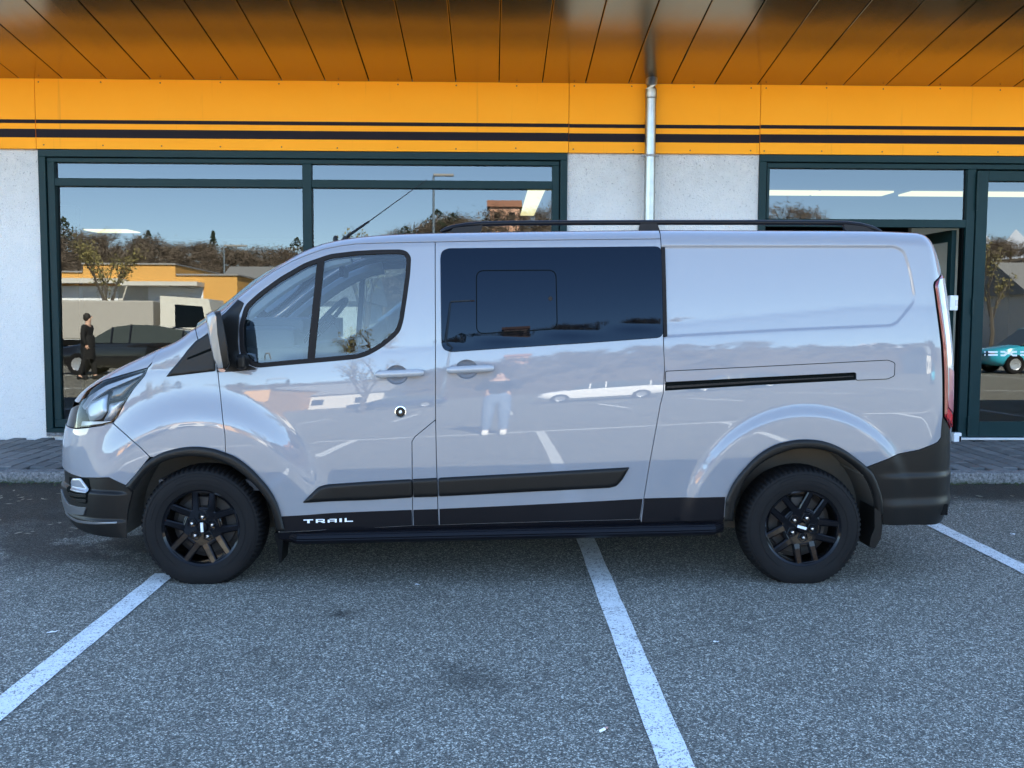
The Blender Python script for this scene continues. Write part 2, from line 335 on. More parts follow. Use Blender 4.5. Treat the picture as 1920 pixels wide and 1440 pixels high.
# ------------------------------------------------------------------ ground
def quad(name, x0,x1,y0,y1,z,mat,label=None,kind='structure',nx=1,ny=1,parent=None):
    V=[(x0,y0,z),(x1,y0,z),(x1,y1,z),(x0,y1,z)]; o=mobj(name,V,[(0,1,2,3)],mat,parent)
    if parent is None: tag(o,label,kind=kind)
    return o
Yw=10.80; Yk=8.58; Zp=.095
ground=MB(); 
gx=[-3500,-60,-12,-3,3,12,60,3500]; gy=[-3500,-60,-12,0,4,8.6,40,3500]
for i in range(7):
    for j in range(7): ground.add([(gx[i],gy[j],0),(gx[i+1],gy[j],0),(gx[i+1],gy[j+1],0),(gx[i],gy[j+1],0)],[(0,1,2,3)])
tag(ground.build('asphalt_ground',M['asphalt'],fixn=False),'grey speckled asphalt of the parking lot, damp and dark along the kerb',kind='structure')
def stripe(name, x, y0, y1, wd, label):
    V=[];F=[];n=60; r=random.Random(x)
    for i in range(n+1):
        y=y0+(y1-y0)*i/n; V += [(x-wd/2+r.uniform(-.0025,.0025),y,.004),(x+wd/2+r.uniform(-.0025,.0025),y,.004)]
        if i: F.append((2*i-2,2*i-1,2*i+1,2*i))
    return tag(mobj(name,V,F,M['line']),label,kind='structure')
stripe('parking_line',-1.85,-.5,5.62,.118,'white painted bay line running up to the front wheel')
stripe('parking_line',.612,-.5,8.1,.118,'white painted bay line running under the middle of the van')
stripe('parking_line',3.108,-.5,8.1,.118,'white painted bay line behind the rear bumper')
for k,x in enumerate((-9.3,-6.8,-4.3,5.6,8.1)): stripe('parking_line',x,-.5,8.1,.118,'white painted bay line outside the frame')
o=stripe('parking_line',0,0,1,.1,'white line along the ends of the parking bays'); o.data.clear_geometry(); o.data.from_pydata([(-25,-.62,.004),(25,-.62,.004),(25,-.5,.004),(-25,-.5,.004)],[],[(0,1,2,3)]); o.data.materials.append(M['line']) if not o.data.materials else None
for k in range(-6,7):
    stripe('parking_line',k*2.5+.3,-11.5,-6.5,.12,'white bay line in the row across the lot')
# pavement
tag(MB().box((-16,Yk+.14,-.2),(18,10.79,Zp-.035)).build('pavement_bed',M['groove']),'dark joints between the pavers',kind='structure')
pave=empty('pavement',(0,9.7,Zp),None,None); tag(pave,'pavement of grey concrete pavers along the showroom',kind='structure')
def paver_mesh():
    w_,l_,h=.139,.287,.05; b=.008
    V=[(-w_/2,-l_/2,-h),(w_/2,-l_/2,-h),(w_/2,l_/2,-h),(-w_/2,l_/2,-h)]+[(sx*w_/2,sy*l_/2,-b) for sx,sy in ((-1,-1),(1,-1),(1,1),(-1,1))]+[(sx*(w_/2-b),sy*(l_/2-b),0) for sx,sy in ((-1,-1),(1,-1),(1,1),(-1,1))]
    F=[(8,9,10,11)]
    for i in range(4):
        j=(i+1)%4; F+=[(i,j,4+j,4+i),(4+i,4+j,8+j,8+i)]
    me=bpy.data.meshes.new('paver'); me.from_pydata(V,[],F); me.materials.append(M['paver']); return me
pm=paver_mesh(); rest=MB(); npv=0
for i in range(-70,80):
    x=i*.15+.02
    for j in range(-1,8):
        y=Yk+.14+.15+j*.30+(.15 if i%2 else 0)
        if y<Yk+.14+.12 or y>10.79: continue
        dz=random.uniform(-.003,.003); r=random.uniform(-.008,.008)
        near=(-6.35<x<-3.75) or (3.95<x<6.6)
        if near and npv<298:
            npv+=1; o=bpy.data.objects.new('paver',pm); o.location=(x,y-9.7,dz); o.rotation_euler=(random.uniform(-.006,.006),random.uniform(-.01,.01),r); link(o,pave)
        elif -7.8<x<8.5:
            b=len(rest.V); rest.add([v.co for v in pm.vertices],[tuple(p.vertices) for p in pm.polygons]); rest.xf(Matrix.Translation((x,y-9.7,dz))@Matrix.Rotation(r,4,'Z'),b)
tag(rest.build('paver_field',M['paver'],pave,fixn=False),kind='stuff')
kerb=empty('kerb',(0,Yk,0),None,None); tag(kerb,'granite kerb edging the pavement',kind='structure')
xk=-3.65-1.2*10
for k in range(22):
    x0=xk+1.2*k; dx=.006 if k!=9 else .012
    dy=random.uniform(-.008,.008); dz=random.uniform(-.004,.004)
    if k==10: dy=.05; dz=.006
    mb=MB().box((x0+dx,Yk+dy-Yk,-.2),(x0+1.2-dx,.15,Zp+dz),bev=.012); mb.build('kerb_stone',M['kerb'],kerb)
# moss and leaf bits in the gutter
mb=MB(); r=random.Random(3)
for k in range(700):
    x=r.uniform(-5.2,6.2); y=Yk-abs(r.gauss(0,.05))-.005; s=r.uniform(.008,.022)
    mb.add([(x-s,y,.003),(x+s*r.uniform(.3,1),y-s*.6,.004),(x+s*.3,y+s*.4,.003+r.uniform(.005,.02))],[(0,1,2)])
tag(mb.build('gutter_moss',simple('moss',(.035,.045,.018),.95),fixn=False),'moss and dirt in the gutter at the foot of the kerb',kind='stuff')
# ------------------------------------------------------------------ showroom
shop=empty('showroom_building',(0,Yw,0),'white roughcast showroom with orange fascia band and dark green window frames','building')
def SP(name, mb, mat, smooth=False, parent=None, **k):
    mb.xf(Matrix.Translation((0,-Yw,0))); return mb.build(name,mat,parent or shop,smooth=smooth,**k)
ZF0,ZF1=3.152,3.872
XL0,XL1=-4.783,.785     # left window
XR0=2.835
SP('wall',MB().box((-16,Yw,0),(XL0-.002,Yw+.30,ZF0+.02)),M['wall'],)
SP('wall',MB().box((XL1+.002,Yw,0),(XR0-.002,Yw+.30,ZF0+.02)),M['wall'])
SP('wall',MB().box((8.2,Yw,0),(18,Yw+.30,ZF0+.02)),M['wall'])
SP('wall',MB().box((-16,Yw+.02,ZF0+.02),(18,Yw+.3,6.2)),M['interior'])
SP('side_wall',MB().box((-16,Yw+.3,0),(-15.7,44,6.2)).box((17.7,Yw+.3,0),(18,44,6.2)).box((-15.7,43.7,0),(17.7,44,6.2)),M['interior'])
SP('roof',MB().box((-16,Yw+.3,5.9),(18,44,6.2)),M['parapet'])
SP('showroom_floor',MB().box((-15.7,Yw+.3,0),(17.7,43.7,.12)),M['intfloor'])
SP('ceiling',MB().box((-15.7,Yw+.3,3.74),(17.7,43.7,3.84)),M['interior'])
SP('window_sill',MB().box((XL0,Yw-.03,.12),(XL1,Yw+.25,.156)),M['kerb'])
SP('skirting_wall',MB().box((XL0,Yw+.01,0),(XL1,Yw+.25,.119)),M['wall'])
# left window: outer trim, inner frame, panes
def zat(py,px=500): return onY(px,py,Yw)[2]
def xat(px,py=500): return onY(px,py,Yw)[0]
fx0,fx1=XL0,XL1
def bars(lst, y0, y1):
    mb=MB()
    for (a,b,c,d) in lst: mb.box((a,y0,c),(b,y1,d),bev=.004)
    return mb
Z0,Z1=.158,ZF0-.002
lw=.075; iw=.085; mid0,mid1=xat(568,420),xat(585,420); tz0,tz1=zat(350,300),zat(335,300)
win=SP('window',bars([(fx0,fx1,Z1-lw,Z1),(fx0,fx1,Z0,Z0+.045),(fx0,fx0+lw,Z0+.045,Z1-lw),(fx1-lw,fx1,Z0+.045,Z1-lw)],Yw-.035,Yw+.10),M['frame'])
g=.010
SP('frame',bars([(fx0+lw+g,fx1-lw-g,Z1-lw-.055,Z1-lw-g),(fx0+lw+g,fx1-lw-g,Z0+.055,Z0+.14),(fx0+lw+g,fx0+lw+iw,Z0+.14,Z1-lw-.055),(fx1-lw-iw,fx1-lw-g,Z0+.14,Z1-lw-.055),
  (mid0,mid1,Z0+.14,Z1-lw-.055)],Yw-.015,Yw+.09),M['frame'],parent=win)
SP('transom',bars([(fx0+lw+iw,mid0-.001,tz0,tz1),(mid1+.001,fx1-lw-iw,tz0,tz1)],Yw-.010,Yw+.085),M['frame'],parent=win)
SP('gasket',MB().box((fx0+lw,Yw-.004,Z1-lw-g),(fx1-lw,Yw+.05,Z1-lw)).box((fx0+lw,Yw-.004,Z0+.14),(fx0+lw+g,Yw+.05,Z1-lw-g)).box((fx1-lw-g,Yw-.004,Z0+.14),(fx1-lw,Yw+.05,Z1-lw-g)),M['groove'],parent=win)
TILT=radians(.75)
def pane(x0,x1,z0,z1,parent,tilt=TILT,y=Yw+.035,mat=None,name='pane'):
    c=(z0+z1)/2; t=tan(tilt); f=lambda z:y+(z-c)*t+.0
    o=MB().add([(x0,f(z0),z0),(x1,f(z0),z0),(x1,f(z1),z1),(x0,f(z1),z1)],[(0,1,2,3)])
    o.xf(Matrix.Translation((0,-Yw,0))); return o.build(name,mat or M['shopglass'],parent,fixn=False)
for (a,b) in ((fx0+lw+iw-.01,mid0+.01),(mid1-.01,fx1-lw-iw+.01)):
    pane(a,b,tz1-.01,Z1-lw-.05,win); pane(a,b,Z0+.13,tz0+.01,win)
# right unit: transom light, open doorway, fixed leaf
ZD=.12
xp0,xp1=xat(1811,400),xat(1826,420)      # post between doorway and leaf
rt=SP('window',bars([(XR0,8.19,Z1-.075,Z1),(XR0,XR0+.075,ZD,Z1-.075),(8.11,8.19,ZD,Z1-.075)],Yw-.035,Yw+.10),M['frame'])
zt0,zt1=zat(411,1600),zat(316,1600)
SP('frame',bars([(XR0+.085,8.10,zt1,Z1-.085),(XR0+.085,xp0-.001,zt0-.085,zt0),(XR0+.085,XR0+.115,zt0,zt1),(xp0,xp1,ZD,zt1-.001)],Yw-.015,Yw+.09),M['frame'],parent=rt)
SP('gasket',MB().box((XR0+.075,Yw-.003,Z1-.085),(8.11,Yw+.05,Z1-.0755)).box((XR0+.0755,Yw-.003,ZD),(XR0+.085,Yw+.05,Z1-.086)),M['groove'],parent=rt)
pane(XR0+.105,xp0+.01,zt0-.01,zt1+.01,rt)
# leaf (closed) right of the post
lx0=xp1+.008; lx1=7.6; lz0,lz1=ZD+.012,zat(321,1880)
gx0=xat(1845,500); gz0,gz1=zat(790,1880),zat(340,1880)
leaf=SP('door_leaf',bars([(lx0,gx0,lz0,lz1),(lx1-.11,lx1,lz0,lz1),(gx0+.001,lx1-.111,lz0,gz0),(gx0+.001,lx1-.111,gz1,lz1)],Yw-.03,Yw+.05),M['frame'])
pane(gx0-.01,lx1-.10,gz0-.01,gz1+.01,leaf,y=Yw+.01)
for xa_,ya_,yb_ in ((1830,395,325),(1820,590,560),(1810,810,780)): SP('hinge',MB().tube([(lx0-.004,Yw-.042,zat(ya_,xa_)),(lx0-.004,Yw-.042,zat(yb_,xa_))],.011,8),M['frame'],smooth=True,parent=leaf)
# white manifestation marks on the leaf glass
def mark(x0,x1,y0,y1):
    a=onY(x0,y1,Yw); b=onY(x1,y0,Yw); return MB().box((a[0],Yw+.001,a[2]),(b[0],Yw+.0035,b[2]))
for (a,b) in ((1846,1848),(1853,1871),(1913,1931),(1937,1955)):
    for (c,d) in ((658.5,661.5),(664,667)): SP('decal_mark',mark(a,b,c,d),M['decal'],parent=leaf)
def logo_half(sgn):
    pts=[(1891,663),(1884,658),(1876,658),(1876,661.3),(1882.5,661.3),(1885.5,663),(1882.5,664.7),(1876,664.7),(1876,668),(1884,668)]
    if sgn<0: pts=[(1891.6*2-p,q) for p,q in pts]
    P=[onY(p,q,Yw) for p,q in pts]; return MB().prism([(p[0],p[2]) for p in P],Yw+.001,Yw+.0035)
SP('decal_emblem',logo_half(1),M['decal'],parent=leaf); SP('decal_emblem',logo_half(-1),M['decal'],parent=leaf)
# open leaf, hinged at the post and swung inwards
hx=xat(1797,600)
SP('open_door_leaf',MB().box((hx-.05,Yw+.12,ZD+.01),(hx,Yw+.22,zt0-.10)).box((hx-.05,Yw+1.08,ZD+.01),(hx,Yw+1.19,zt0-.10)).box((hx-.05,Yw+.2201,zt0-.22),(hx,Yw+1.0799,zt0-.10)).box((hx-.05,Yw+.2201,ZD+.01),(hx,Yw+1.0799,ZD+.16)),M['frame'])
SP('door_jamb',MB().box((hx+.012,Yw+.02,ZD),(xp0-.002,Yw+.09,zt0-.0855)),M['groove'])
a=onY(1777,582,Yw); b=onY(1793,554,Yw); SP('door_sensor',MB().box((a[0],Yw-.05,a[2]),(b[0],Yw+.02,b[2]),bev=.008).box((b[0]-.03,Yw-.054,a[2]+.05),(b[0]-.006,Yw-.05,b[2]-.05),m=1),[M['white'],M['silver']])
a=onY(1786,836,Yw-.16); b=onY(1801,811,Yw-.16); SP('door_stop',MB().box((a[0],Yw-.19,a[2]),(b[0],Yw-.12,b[2]),bev=.006).box((b[0]-.025,Yw-.194,a[2]+.035),(b[0]-.006,Yw-.19,b[2]-.035),m=1),[M['white'],M['groove']])
SP('threshold',MB().box((xp0-.05,Yw-.10,Zp+.006),(8.1,Yw-.02,ZD+.008),bev=.004),M['alu'])
# interior lights, boards
yl=18.9
def clamp(x0,x1,y0,y1,z=3.70):
    return SP('ceiling_light',MB().box((x0,y0,z),(x1,y1,z+.03)),M['lamp'])
for (a,b) in ((1422,1536),(1540,1676),(1709,1841),(1848,1985),(1300,1418)):
    xa=onY(a,362,yl)[0]; xb=onY(b,362,yl)[0]; clamp(xa,xb,yl,yl+.62)
for k in range(3): 
    xa=onY(990,362,yl)[0]; clamp(xa,xa+.32,yl+k*1.75,yl+k*1.75+1.7)
xa=onY(1020,362,yl)[0]; clamp(xa,xa+.5,yl-.3,yl)
xa=onY(170,455,30)[0]; clamp(xa,xa+1.25,29.5,30.6)
xa=onY(108,430,30)[0]; clamp(xa,xa+.3,29.5,30.6)
xa=onY(106,430,13.5)[0]; xb=onY(145,430,13.5)[0]; SP('display_board',MB().box((xa-.5,13.5,.12),(xb,13.62,onY(120,387,13.5)[2])),M['intdark'])
SP('back_partition',MB().box((-15.6,34,.12),(17.6,34.1,3.74)),M['interior'])
SP('reception_desk',MB().box((2.0,22,.12),(5.5,22.7,1.25),bev=.02),M['cabin'])
SP('beige_partition',MB().box((5.25,12.6,.12),(6.08,12.7,2.6)),M['beige'])
# fascia
Yf=Yw-.055
fas=[(-16,-10.35),(-10.35,xat(70,200)),(xat(70,200),xat(1066,220)),(xat(1066,220),xat(1423,225)),(xat(1423,225),8.45),(8.45,14.1),(14.1,18)]
zs=[zat(223.5+4.3,200)+.0] 
zt_a,zt_b=onY(700,236,Yf)[2],onY(700,229,Yf)[2]; zw_a,zw_b=onY(700,262.5,Yf)[2],onY(700,246.5,Yf)[2]
for k,(a,b) in enumerate(fas):
    dz=(0,0,0,-.002,.003,0,0)[k]; dy=(0,.001,0,.003,0,0,0)[k]
    f=SP('fascia_panel',MB().box((a+.003,Yf+dy,ZF0),(b-.003,Yw+.019,ZF1)),M['orange'])
    SP('dark_stripe',MB().box((a+.0032,Yf+dy-.0015,zt_a+dz),(b-.0032,Yf+dy,zt_b+dz)),M['stripe'],parent=f)
    SP('dark_stripe',MB().box((a+.0032,Yf+dy-.0015,zw_a+dz),(b-.0032,Yf+dy,zw_b+dz)),M['stripe'],parent=f)
    rv=MB(); x=a+.06; rr=random.Random(k)
    while x<b:
        for z in (ZF0+.035,ZF1-.03):
            rv.lathe([(0,-.004),(.006,-.003),(.008,0)],8,'Y',(x+rr.uniform(-.02,.02),Yf+dy,z+rr.uniform(-.006,.006)))
        x+=.62
    tag(SP('rivets',rv,M['iron'],smooth=True,parent=f),kind='stuff')
# canopy: sloping soffit of long metal panels
can=empty('entrance_canopy',(0,Yf,ZF1),'canopy with a soffit of long brown metal panels sloping up from the orange fascia','canopy')
SL=.144; Yc=8.4; x=xat(204,148)-.4545*28
def cz(y): return ZF1+(Yf-y)*SL
k=0
while x<16:
    y0,y1=Yf-.001,Yc; e=.0055; dz=random.uniform(-.0025,.0025); tw=random.uniform(-.002,.002)
    ny=8; V=[];F=[]
    for i in range(ny+1):
        y=y0+(y1-y0)*i/ny
        for (u,d) in ((x+e,.022),(x+e,.003),(x+e+.004,0),(x+.227,tw),(x+.4545-e-.004,0),(x+.4545-e,.003),(x+.4545-e,.022)):
            V.append((u,y-Yf,cz(y)+d+dz-ZF1))
    for i in range(ny):
        for j in range(6): F.append((i*7+j,i*7+j+1,i*7+8+j,i*7+7+j))
    mobj('soffit_panel',V,F,M['soffit'],can); x+=.4545; k+=1
cb=MB(); cb.add([(-16,0,.024),(16,0,.024),(16,Yc-Yf,cz(Yc)-ZF1+.024),(-16,Yc-Yf,cz(Yc)-ZF1+.024),(-16,0,.3),(16,0,.3),(16,Yc-Yf,cz(Yc)-ZF1+.3),(-16,Yc-Yf,cz(Yc)-ZF1+.3)],[(0,3,2,1),(4,5,6,7),(0,1,5,4),(1,2,6,5),(2,3,7,6),(3,0,4,7)])
cb.build('roof_slab',M['groove'],can)
MB().box((-16,Yc-Yf-.06,cz(Yc)-ZF1-.05),(16,Yc-Yf-.001,cz(Yc)-ZF1+.31)).build('edge_fascia',M['orange'],can)
# downpipe
pX=xat(1215.5,260); pY=Yf-.085
dp=empty('downpipe',(pX,pY,Zp),'galvanised rain downpipe in front of the white wall and orange fascia','pipe')
def seg(name,pts,r,n=20,mat='zinc'): 
    return MB().tube([(0,y,z-Zp) for y,z in pts],r,n).build(name,M[mat],dp,smooth=True)
seg('pipe',[(0,Zp),(0,1.5),(0,3.70)],.057)
seg('collar',[(0,3.700),(0,3.705),(0,3.715),(0,3.725),(0,3.735),(0,3.745),(0,3.765)],[.058,.063,.0605,.063,.0605,.063,.062])
seg('elbow',[(0,3.765),(0,3.80),(-.012,3.85),(-.04,3.90),(-.075,3.95)],.0605)
zb=zat(296,1215); br=MB().lathe([(.0575,-.012),(.066,-.012),(.066,.012),(.0575,.012)],24,'Z',(0,0,zb-Zp),close=True).box((-.095,-.012,zb-Zp-.010),(-.06,.012,zb-Zp+.010)).box((.06,-.012,zb-Zp-.010),(.095,.012,zb-Zp+.010)).box((-.01,.06,zb-Zp-.008),(.01,.14,zb-Zp+.008))
br.build('bracket',M['parapet'],dp,smooth=True)
# ------------------------------------------------------------------ panels on the body surface
def inv(px,py,a=None,z=None):
    g=onY(px,py,5.45)
    u=np.array([np.clip(g[0]-XV,-2.55,2.5), g[2]]) if a is None else np.array([a,z],float)
    t=np.array([px,py],float); lam=1e-3
    f=lambda q: proj(W3(S(q[0],q[1])))
    r=f(u)-t; e=r@r
    for _ in range(40):
        h=1e-4; J=np.stack([(f(u+[h,0])-f(u-[h,0]))/(2*h),(f(u+[0,h])-f(u-[0,h]))/(2*h)],1)
        st=np.linalg.solve(J.T@J+lam*1e4*np.eye(2),-J.T@r); st=np.clip(st,-.15,.15)
        v=u+st; v[0]=np.clip(v[0],A1+.01,R1-.01); r2=f(v)-t; e2=r2@r2
        if e2<e: u,r,e=v,r2,e2; lam=max(lam*.3,1e-9)
        else: lam*=4
        if e<1e-4: break
    return (float(u[0]),float(u[1]))
def IV(pts): return [inv(*p) if len(p)==2 else (p[0],p[1]) for p in pts]      # 3-tuples are chart coordinates (a, z, 'c')
_ta=np.linspace(A1,R1,2500); _tp=proj(W3(S(_ta,ztop_s(_ta)-RR*.35)))
def topa(px):
    m=(_ta>-2.7)&(_ta<2.6); i=np.argmin(np.abs(_tp[m][:,0]-px)); return float(_ta[m][i])
EPS=.0016
def topz(a): return float(ztop_s(a))-EPS
def toprow(a0,a1,n=40): return [(float(a),topz(a)) for a in np.linspace(a0,a1,n)]
def dens(P,step):
    out=[]
    for i,p in enumerate(P):
        q=P[(i+1)%len(P)]; L=hypot(q[0]-p[0],q[1]-p[1]); n=max(1,int(math.ceil(L/step)))
        for k in range(n): out.append((p[0]+(q[0]-p[0])*k/n,p[1]+(q[1]-p[1])*k/n))
    return out
def clean(P):
    out=[]
    for p in P:
        if not out or hypot(p[0]-out[-1][0],p[1]-out[-1][1])>1e-4: out.append(p)
    if hypot(out[0][0]-out[-1][0],out[0][1]-out[-1][1])<1e-4: out.pop()
    return out
def area(P): return .5*sum(P[i-1][0]*P[i][1]-P[i][0]*P[i-1][1] for i in range(len(P)))
def shrink(P,d):
    if d==0: return P
    s=1 if area(P)>0 else -1; n=len(P); out=[]
    for i in range(n):
        a,b,c=P[i-1],P[i],P[(i+1)%n]
        e1=Vector((b[0]-a[0],b[1]-a[1])).normalized(); e2=Vector((c[0]-b[0],c[1]-b[1])).normalized()
        n1=Vector((-e1.y,e1.x)); n2=Vector((-e2.y,e2.x)); m=n1+n2
        if m.length<1e-6: m=n1
        m.normalize(); k=d/max(.45,m.dot(n1))*s
        out.append((b[0]+m.x*k,b[1]+m.y*k))
    return out
def smooth_poly(P,it=2):
    for _ in range(it):
        Q=[]
        for i in range(len(P)):
            a,b=P[i],P[(i+1)%len(P)]; Q+= [(a[0]*.75+b[0]*.25,a[1]*.75+b[1]*.25),(a[0]*.25+b[0]*.75,a[1]*.25+b[1]*.75)]
        P=Q
    return P
def rcorner(P,rad,n=5):
    """round every corner of a polygon by at most rad"""
    out=[];k=len(P)
    for i in range(k):
        a,b,c=[Vector(q) for q in (P[i-1],P[i],P[(i+1)%k])]
        u=(a-b); v=(c-b); r=min(rad,u.length*.45,v.length*.45); p0=b+u.normalized()*r; p1=b+v.normalized()*r
        for j in range(n+1):
            t=j/n; q=p0*(1-t)**2+b*2*t*(1-t)+p1*t*t; out.append((q.x,q.y))
    return out
def inpoly(pts,P):
    x,y=pts[:,0],pts[:,1]; r=np.zeros(len(pts),bool); P=np.asarray(P); n=len(P); j=n-1
    for i in range(n):
        xi,yi=P[i]; xj,yj=P[j]
        c=((yi>y)!=(yj>y)); 
        if yi!=yj: r ^= c & (x < (xj-xi)*(y-yi)/(yj-yi)+xi)
        j=i
    return r
def edist(pts,P):
    P=np.asarray(P); d=np.full(len(pts),9.)
    for i in range(len(P)):
        a=P[i-1]; b=P[i]; ab=b-a; L=max(ab@ab,1e-12); t=np.clip(((pts-a)@ab)/L,0,1); q=a+t[:,None]*ab
        d=np.minimum(d,np.hypot(*(pts-q).T))
    return d
def tri2d(P,holes,sp,extra=None):
    loops=[P]+list(holes); V=[];E=[]
    for L in loops:
        b=len(V); V+=L; E+=[(b+i,b+(i+1)%len(L)) for i in range(len(L))]
    A=np.array(P); lo=A.min(0); hi=A.max(0)
    if sp>0:
        gx=np.arange(lo[0]+sp/2,hi[0],sp); gz=np.arange(lo[1]+sp/2,hi[1],sp*.866)
        g=[]
        for k,zv in enumerate(gz):
            g.append(np.stack([gx+(sp/2 if k%2 else 0),np.full_like(gx,zv)],1))
        g=np.concatenate(g) if g else np.zeros((0,2))
        gx2=np.arange(lo[0]+.01,hi[0],sp*.8)
        for t in (.0,.2,.38,.54,.68,.79,.87,.93): g=np.concatenate([g,np.stack([gx2,ztop_s(gx2)-RR*(1-t)],1)])
        # drop regular points inside the roll zone (the rows replace them)
        k=inpoly(g,P)&(edist(g,P)>min(sp*.45,.009))
        for h in holes: k&=~inpoly(g,h)&(edist(g,h)>sp*.4)
        V=V+[tuple(p) for p in g[k]]
    if extra is not None:
        g=np.asarray(extra); k=inpoly(g,P)&(edist(g,P)>.006); V=V+[tuple(p) for p in g[k]]
    v2,e2,f2,*_=delaunay_2d_cdt([Vector(p) for p in V],E,[],0,1e-6)
    v2=np.array([tuple(p) for p in v2]); f2=np.array([tuple(f) for f in f2])
    c=v2[f2].mean(1); k=inpoly(c,P)
    for h in holes: k&=~inpoly(c,h)
    f2=f2[k]; p,q,r=v2[f2[:,0]],v2[f2[:,1]],v2[f2[:,2]]
    ar=(q[:,0]-p[:,0])*(r[:,1]-p[:,1])-(q[:,1]-p[:,1])*(r[:,0]-p[:,0]); f2=f2[np.abs(ar)>1e-9]; ar=ar[np.abs(ar)>1e-9]
    f2[ar<0]=f2[ar<0][:,::-1]; return v2,f2
def loc3(x,far): x=np.array(x); x[...,1]*=(1 if far else -1); return x
def panel(name,poly,mat,parent,holes=(),off=0.0,gap=.0034,rim=.016,bev=.0016,sp=.032,far=False,flat=None,step=None,label=None,offf=None,extra=None):
    P=clean(poly)
    if area(P)<0: P=P[::-1]
    step=step or max(sp,.02) if sp>0 else .05
    P=shrink(clean(dens(P,step)),gap); H=[shrink(clean(dens(clean(h),step)),-gap*.5) for h in holes]
    v2,F=tri2d(P,H,sp,extra)
    n=SN(v2[:,0],v2[:,1]); o=off if offf is None else off+offf(v2[:,0],v2[:,1])
    o=np.asarray(o); o=o[:,None] if o.ndim else o
    X=S(v2[:,0],v2[:,1])+n*o
    if offf is not None:      # normals of the displaced surface
        e=.004
        def Q(a,z): return S(a,z)+SN(a,z)*(off+offf(a,z))[:,None]
        a,z=v2.T; nn=np.cross(Q(a,z+e)-Q(a,z-e),Q(a+e,z)-Q(a-e,z)); nn/=np.linalg.norm(nn,axis=1,keepdims=True); n=nn*np.where((nn*n).sum(1,keepdims=True)>=0,1,-1)
    # boundary edges
    cnt={}
    for t in F:
        for i in range(3):
            a,b=int(t[i]),int(t[(i+1)%3]); cnt[(a,b)]=1
    bd=[(a,b) for (a,b) in cnt if (b,a) not in cnt]
    acc={}
    for a,b in bd:
        d=v2[b]-v2[a]; L=np.hypot(*d); o2=np.array([d[1],-d[0]])/max(L,1e-9)
        for q in (a,b): acc[q]=acc.get(q,0)+o2
    ids=list(acc); ix={q:i for i,q in enumerate(ids)}; nb=len(ids); n0=len(v2)
    V=X; N=n
    if rim>0 and nb:
        o2=np.array([acc[q]/max(np.hypot(*acc[q]),1e-9) for q in ids]); e=.003; b2=v2[ids]
        d3=S(b2[:,0]+e*o2[:,0],b2[:,1]+e*o2[:,1])-S(b2[:,0]-e*o2[:,0],b2[:,1]-e*o2[:,1]); d3/=np.maximum(np.linalg.norm(d3,axis=1,keepdims=True),1e-9)
        nbn=n[ids]; d3=d3-nbn*(d3*nbn).sum(1,keepdims=True); d3/=np.maximum(np.linalg.norm(d3,axis=1,keepdims=True),1e-9)
        B=X[ids]+d3*bev-nbn*bev; BN=(d3*1.0+nbn*.55); BN/=np.linalg.norm(BN,axis=1,keepdims=True); Cc=B-nbn*rim
        V=np.concatenate([X,B,B,Cc]); N=np.concatenate([n,BN,d3,d3])
    Fs=[tuple(t) for t in F]
    if rim>0:
        for a,b in bd:
            i,j=ix[a],ix[b]; Fs.append((a,n0+i,n0+j,b)); Fs.append((n0+nb+i,n0+2*nb+i,n0+2*nb+j,n0+nb+j))
    if far: Fs=[f[::-1] for f in Fs]
    o=mobj(name,loc3(V,far),Fs,mat,parent,normals=loc3(N,far))
    if label: o['label']=label
    return o
def both(fn):
    for far in (False,True): fn(far)
def off_prof(poly,h,wd):
    """raised profile: height h, rising over wd from the edge (softly domed)"""
    P=np.asarray(poly)
    def f(a,z):
        pts=np.stack([a,z],1); d=edist(pts,P)*np.where(inpoly(pts,P),1,0); t=np.clip(d/wd,0,1); return h*np.sqrt(np.maximum(1-(1-t)**2,0))
    return f
# ------------------------------------------------------------------ the van
van=empty('van',(XV,YV,0),'grey high sided crew van with black cladding and black wheels, parked side on','van')
PA=M['paint']
# window shapes (near side, picture points unprojected onto the body surface)
DOORWIN=IV([(459,573),(485.4,549),(524,520.6),(571.7,493),(619.6,476.5),(667.5,470.8),(710,468.5),(751,468),(763,471.5),(770.5,482),(769,511),(763.3,554),(756,602),(750,621),(740,632),(715.4,652),(689,666.8),(667.5,672.8),(600,679),(540,684),(480.6,689.5),(461.5,680),(450,660),(448.5,611)])
DOORWIN=rcorner(DOORWIN,.03,3)
GLASS=shrink(clean(dens(DOORWIN,.03)),.021)
SLWIN=IV([(826,482),(829,471),(840,466),(940,465),(1100,463.6),(1239.5,462.3),(1243,632.5),(1100,643),(950,652.5),(845,660),(832,655),(828,645)])
SLWIN=rcorner(SLWIN,.035,4)
ARCF=[(-WB,WH)]; 
def arc(cx,cz,r,t0,t1,n=24): return [(cx+r*cos(radians(t0+(t1-t0)*i/n)),cz+r*sin(radians(t0+(t1-t0)*i/n))) for i in range(n+1)]
FO=IV([(237,912),(251,895),(272,870),(299,851),(334.6,840),(366,837),(397,840),(420,847),(445,857.5),(474,880),(501,909.6),(518,936.7),(528,966),(534.6,994)])
FI=IV([(249,922),(261.7,903),(282.5,880),(313.8,862.7),(345,856),(366,855),(397,858.5),(428,870),(459.6,891),(486.7,918),(507.5,949),(516,978),(519,995)])
RO=IV([(1357,976),(1359,950),(1361,933.7),(1374,904.7),(1393.7,879),(1419.6,853),(1452,833.6),(1484,825.6),(1510,823.3),(1542,826.5),(1574.5,838.5),(1603.6,858),(1623,874),(1636,888.5),(1647,914),(1653.6,940),(1653.6,966)])
RI=IV([(1373,976),(1376,955),(1381,934),(1400,895),(1432.5,864),(1474.5,845),(1510,840),(1549,845),(1581,859.5),(1610,882),(1629.5,911),(1637,940),(1639,962)])
